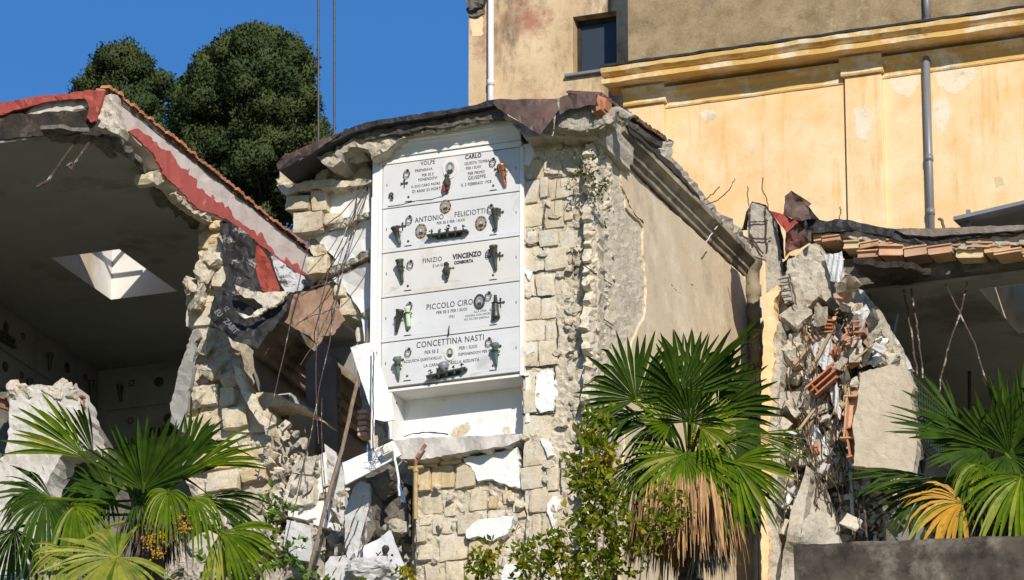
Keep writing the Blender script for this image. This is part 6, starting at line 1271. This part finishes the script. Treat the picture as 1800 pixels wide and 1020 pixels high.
dead_skirt(P, V((c0.x+.08, YP-.45, 0)), .72, atY(1222, 905, YP).z, .5, .85, 800, 'deadpalm', 5, 'dead_fronds', .25)
dead_skirt(P, V((c0.x+.35, YP-.25, 0)), .25, atY(1260, 955, YP).z, .3, .5, 160, 'greydead', 6, 'grey_dead_fronds')
dead_skirt(P, V((c0.x+.0, YP, 0)), .4, atY(1210, 835, YP).z, .2, .35, 120, 'bark', 7, 'leaf_bases', .8)
fruit(P, ((1228, 770, 22, 20),), YP-.2, 3, 60, 'flower_cluster')
# ---- left palm
YP = -6.0
c0 = atY(268, 905, YP); P = root('fan_palm', (c0.x, YP, -6.8), 'big fan palm with orange fruit and a yellowing lower leaf, lower left', 'palm tree')
trunk(P, c0, -6.9, c0.z+.1, .16, 5); bs_ = c0
for hub, tip, tw, Rp, sp, m, dr, dY, roll in (
    ((252, 862), (272, 730), .12, 142, 130, D_, .05, -.5, 0),
    ((262, 868), (215, 742), .12, 118, 90, D_, .05, -.4, 0),
    ((290, 860), (392, 722), .1, 150, 60, D_, .06, -.2, .4),
    ((152, 806), (30, 712), .1, 158, 62, G_, .12, -.3, -.4),
    ((165, 800), (112, 700), .1, 120, 60, D_, .1, .1, -.8),
    ((344, 822), (472, 764), .1, 142, 44, G_, .16, -.4, .6),
    ((330, 800), (388, 728), .05, 96, 100, D_, .15, .3, .2),
    ((296, 864), (290, 920), .55, 66, 230, G_, .8, -1.0, 0),
    ((336, 876), (392, 910), .5, 84, 120, G_, .8, -.7, .1),
    ((80, 880), (60, 930), .5, 105, 240, D_, .6, -.6, 0),
    ((90, 876), (10, 850), .2, 122, 120, D_, .3, -.2, .1),
    ((130, 890), (170, 960), .5, 92, 150, G_, .7, -.7, 0),
    ((206, 980), (150, 1000), .55, 142, 290, Y_, .25, -1.1, 0),
    ((118, 968), (88, 1010), .5, 80, 170, Y_, .4, -1.0, 0),
    ((392, 936), (490, 985), .2, 112, 110, G_, .35, -.5, .3),
    ((385, 940), (440, 1020), .3, 110, 120, Y_, .35, -.4, .2),
    ((360, 876), (455, 896), .1, 120, 60, D_, .2, .2, .4),
    ((185, 850), (140, 880), .3, 100, 170, D_, .4, .0, 0),
    ((25, 930), (10, 1010), .3, 110, 150, D_, .5, .1, 0),
    ((240, 880), (330, 850), .4, 90, 200, D_, .15, -.2, 0),
    ((200, 880), (160, 840), .2, 110, 170, D_, .15, .2, 0)):
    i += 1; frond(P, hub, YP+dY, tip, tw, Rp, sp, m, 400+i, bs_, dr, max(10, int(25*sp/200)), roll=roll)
fruit(P, ((322, 926, 20, 24), (290, 944, 20, 20), (262, 948, 14, 22), (276, 972, 14, 14)), YP-.95, 4, 120)
dead_skirt(P, V((c0.x, YP, 0)), .45, c0.z-.15, .3, .6, 160, 'bark', 8, 'leaf_bases')
# ---- right palm
YP = -4.0
c0 = atY(1745, 850, YP); P = root('fan_palm', (c0.x, YP, -6.2), 'fan palm with one dying orange leaf behind the dark retaining wall', 'palm tree')
trunk(P, c0, -6.3, c0.z+.1, .16, 6); bs_ = c0
for hub, tip, tw, Rp, sp, m, dr, dY, roll in (
    ((1700, 770), (1560, 735), .1, 152, 70, D_, .08, -.4, .3),
    ((1690, 752), (1612, 690), .1, 122, 110, D_, .06, .0, .2),
    ((1745, 790), (1722, 682), .15, 118, 150, D_, .08, -.2, 0),
    ((1778, 770), (1806, 668), .1, 122, 90, D_, .06, .1, .3),
    ((1800, 750), (1850, 670), .1, 130, 90, D_, .08, .0, .2),
    ((1650, 842), (1488, 828), .1, 165, 56, D_, .16, -.3, .5),
    ((1640, 850), (1530, 900), .2, 120, 90, D_, .25, .1, .2),
    ((1692, 884), (1600, 884), .35, 122, 150, O_, .45, -.9, 0),
    ((1795, 838), (1712, 905), .35, 126, 130, G_, .5, -.9, 0),
    ((1720, 815), (1690, 870), .5, 76, 150, G_, .9, -.8, 0),
    ((1770, 800), (1810, 850), .4, 110, 200, D_, .2, -.5, 0),
    ((1730, 790), (1650, 800), .3, 105, 180, D_, .15, -.3, 0),
    ((1775, 800), (1800, 730), .3, 105, 200, D_, .1, -.4, 0),
    ((1690, 850), (1620, 920), .2, 100, 140, D_, .3, .3, 0)):
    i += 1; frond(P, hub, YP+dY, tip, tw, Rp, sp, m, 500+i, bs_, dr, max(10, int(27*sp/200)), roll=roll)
fruit(P, ((1716, 852, 20, 16), (1755, 908, 32, 18), (1790, 905, 26, 18), (1700, 915, 20, 12)), YP-.2, 5, 110)
dead_skirt(P, V((c0.x, YP, 0)), .5, c0.z-.3, .3, .6, 160, 'bark', 9, 'leaf_bases')
# ---- leafy shrubs
def shrub(name, label, cat, stems, Y, m, leafn, L0, seed, group=None, spread=.12, base=None, stemr=.012, up_=.4):
    rng = random.Random(seed); pts = [[atY(x, y, Y+(rng.uniform(-.15, .15))) for x, y in st] for st in stems]
    b = base or pts[0][0]; r = root(name, tuple(b), label, cat, group); bm = B()
    for st in pts: tube(bm, wob(st, .02, rng, 3), stemr, 5, r2=stemr*.4)
    obj('stems', bm, 'twig', r); bm = B()
    for st in pts:
        tot = sum((b_-a).length for a, b_ in zip(st, st[1:]))
        for k in range(int(leafn*tot)):
            t = rng.random()**.8*(len(st)-1); j = min(int(t), len(st)-2); c = st[j].lerp(st[j+1], t-j)
            g = c+V([rng.gauss(0, spread) for _ in range(3)])
            for z in range(4):
                d = (V([rng.gauss(0, 1) for _ in range(3)])+V((0, -.3, up_))).normalized(); n_ = d.cross(V([rng.gauss(0, 1) for _ in range(3)])).normalized(); sd = d.cross(n_); L = L0*rng.uniform(.7, 1.3); W_ = L*.26
                v = [bm.verts.new(q) for q in (g, g+d*L*.5-sd*W_-n_*W_*.3, g+d*L, g+d*L*.5+sd*W_-n_*W_*.3, g+d*L*.5)]
                bm.faces.new((v[0], v[1], v[2], v[4])); bm.faces.new((v[0], v[4], v[2], v[3]))
    obj('leaves', bm, m, r); return r
shrub('shrub', 'tall yellow green shrub climbing beside the middle palm, before the broken masonry', 'shrub', [((1056, 1060), (1050, 960), (1042, 860), (1040, 780), (1044, 740)), ((1058, 1060), (1062, 940), (1060, 840), (1056, 770)), ((1050, 1000), (1030, 940), (1022, 900)), ((1060, 940), (1080, 900), (1090, 870)), ((1040, 900), (1024, 850), (1020, 810)), ((1050, 1040), (1010, 1000), (985, 960)), ((1060, 1020), (1090, 980), (1110, 960)), ((1040, 860), (1058, 820), (1072, 790))], -5.9, 'leaf', 52, .11, 31, spread=.13)
shrub('shrub', 'yellow green shrub with small leaves across the dead skirt of the middle palm', 'shrub', [((1120, 1040), (1130, 960), (1150, 910), (1175, 880), (1200, 868)), ((1130, 960), (1120, 920), (1125, 890)), ((1140, 940), (1170, 930), (1190, 920))], -6.4, 'leaf', 34, .10, 32, spread=.12)
shrub('shrub', 'low loose green shrub along the lower edge under the stone wall', 'shrub', [((960, 1060), (950, 1000), (945, 960)), ((1000, 1060), (985, 1000), (975, 950)), ((930, 1060), (920, 1000), (912, 950)), ((1030, 1060), (1020, 1010), (1016, 980)), ((850, 1060), (845, 1010), (838, 990)), ((870, 1060), (860, 1000), (856, 970))], -3.4, 'leaf', 46, .11, 33, spread=.10)
shrub('vine', 'small light green vine sprig before the cream blocks', 'vine', [((486, 960), (484, 920), (478, 890), (470, 870)), ((484, 920), (500, 900), (504, 890)), ((490, 980), (510, 970), (524, 962))], -2.6, 'ivy', 16, .13, 34, spread=.07)
shrub('vine', 'light green vine creeping under the left palm, at the lower edge', 'vine', [((470, 1060), (500, 1000), (512, 985)), ((420, 1060), (440, 1010), (452, 990)), ((360, 1060), (372, 1000), (368, 975)), ((520, 1060), (545, 1020), (560, 1010)), ((590, 1060), (600, 1010))], -3.6, 'ivy', 22, .12, 35, spread=.10)
shrub('vine', 'small yellow green sprig at the lower edge by the fallen triangular slab', 'vine', [((700, 1060), (708, 1020), (712, 1000)), ((720, 1060), (716, 1020), (706, 1005)), ((640, 1060), (630, 1020))], -3.0, 'leaf', 30, .09, 36, spread=.07)
shrub('wall_plant', 'small green caper plant rooted high in the broken masonry', 'plant', [((1012, 262), (1024, 285), (1036, 305), (1046, 325), (1058, 342)), ((1018, 275), (1042, 272), (1056, 280)), ((1024, 290), (1020, 300), (1016, 310)), ((1036, 306), (1050, 300), (1060, 296)), ((1030, 300), (1034, 318), (1046, 335), (1050, 350)), ((1046, 322), (1064, 325), (1068, 332))], -.35, 'capleaf', 22, .06, 37, spread=.05, base=atY(1012, 270, .05), stemr=.008, up_=-.1)
shrub('dry_plant', 'dry bare twig plant left of the green caper plant', 'plant', [((988, 250), (990, 270), (984, 300), (986, 330)), ((990, 262), (975, 262), (962, 266)), ((990, 262), (1002, 268), (1012, 270)), ((992, 212), (994, 240), (990, 262))], -.2, 'twig', 1, .03, 38, stemr=.009)
# ---- small wooden stake beside the shrub and the dark retaining wall
bm = B(); a, b = atY(1077, 905, -5.6), atY(1080, 1060, -5.6); tube(bm, wob([a, b], .01, random.Random(2), 6), .05, 8); one('wooden_post', bm, 'wood', 'short grey brown post inside the tall yellow green shrub', 'post')
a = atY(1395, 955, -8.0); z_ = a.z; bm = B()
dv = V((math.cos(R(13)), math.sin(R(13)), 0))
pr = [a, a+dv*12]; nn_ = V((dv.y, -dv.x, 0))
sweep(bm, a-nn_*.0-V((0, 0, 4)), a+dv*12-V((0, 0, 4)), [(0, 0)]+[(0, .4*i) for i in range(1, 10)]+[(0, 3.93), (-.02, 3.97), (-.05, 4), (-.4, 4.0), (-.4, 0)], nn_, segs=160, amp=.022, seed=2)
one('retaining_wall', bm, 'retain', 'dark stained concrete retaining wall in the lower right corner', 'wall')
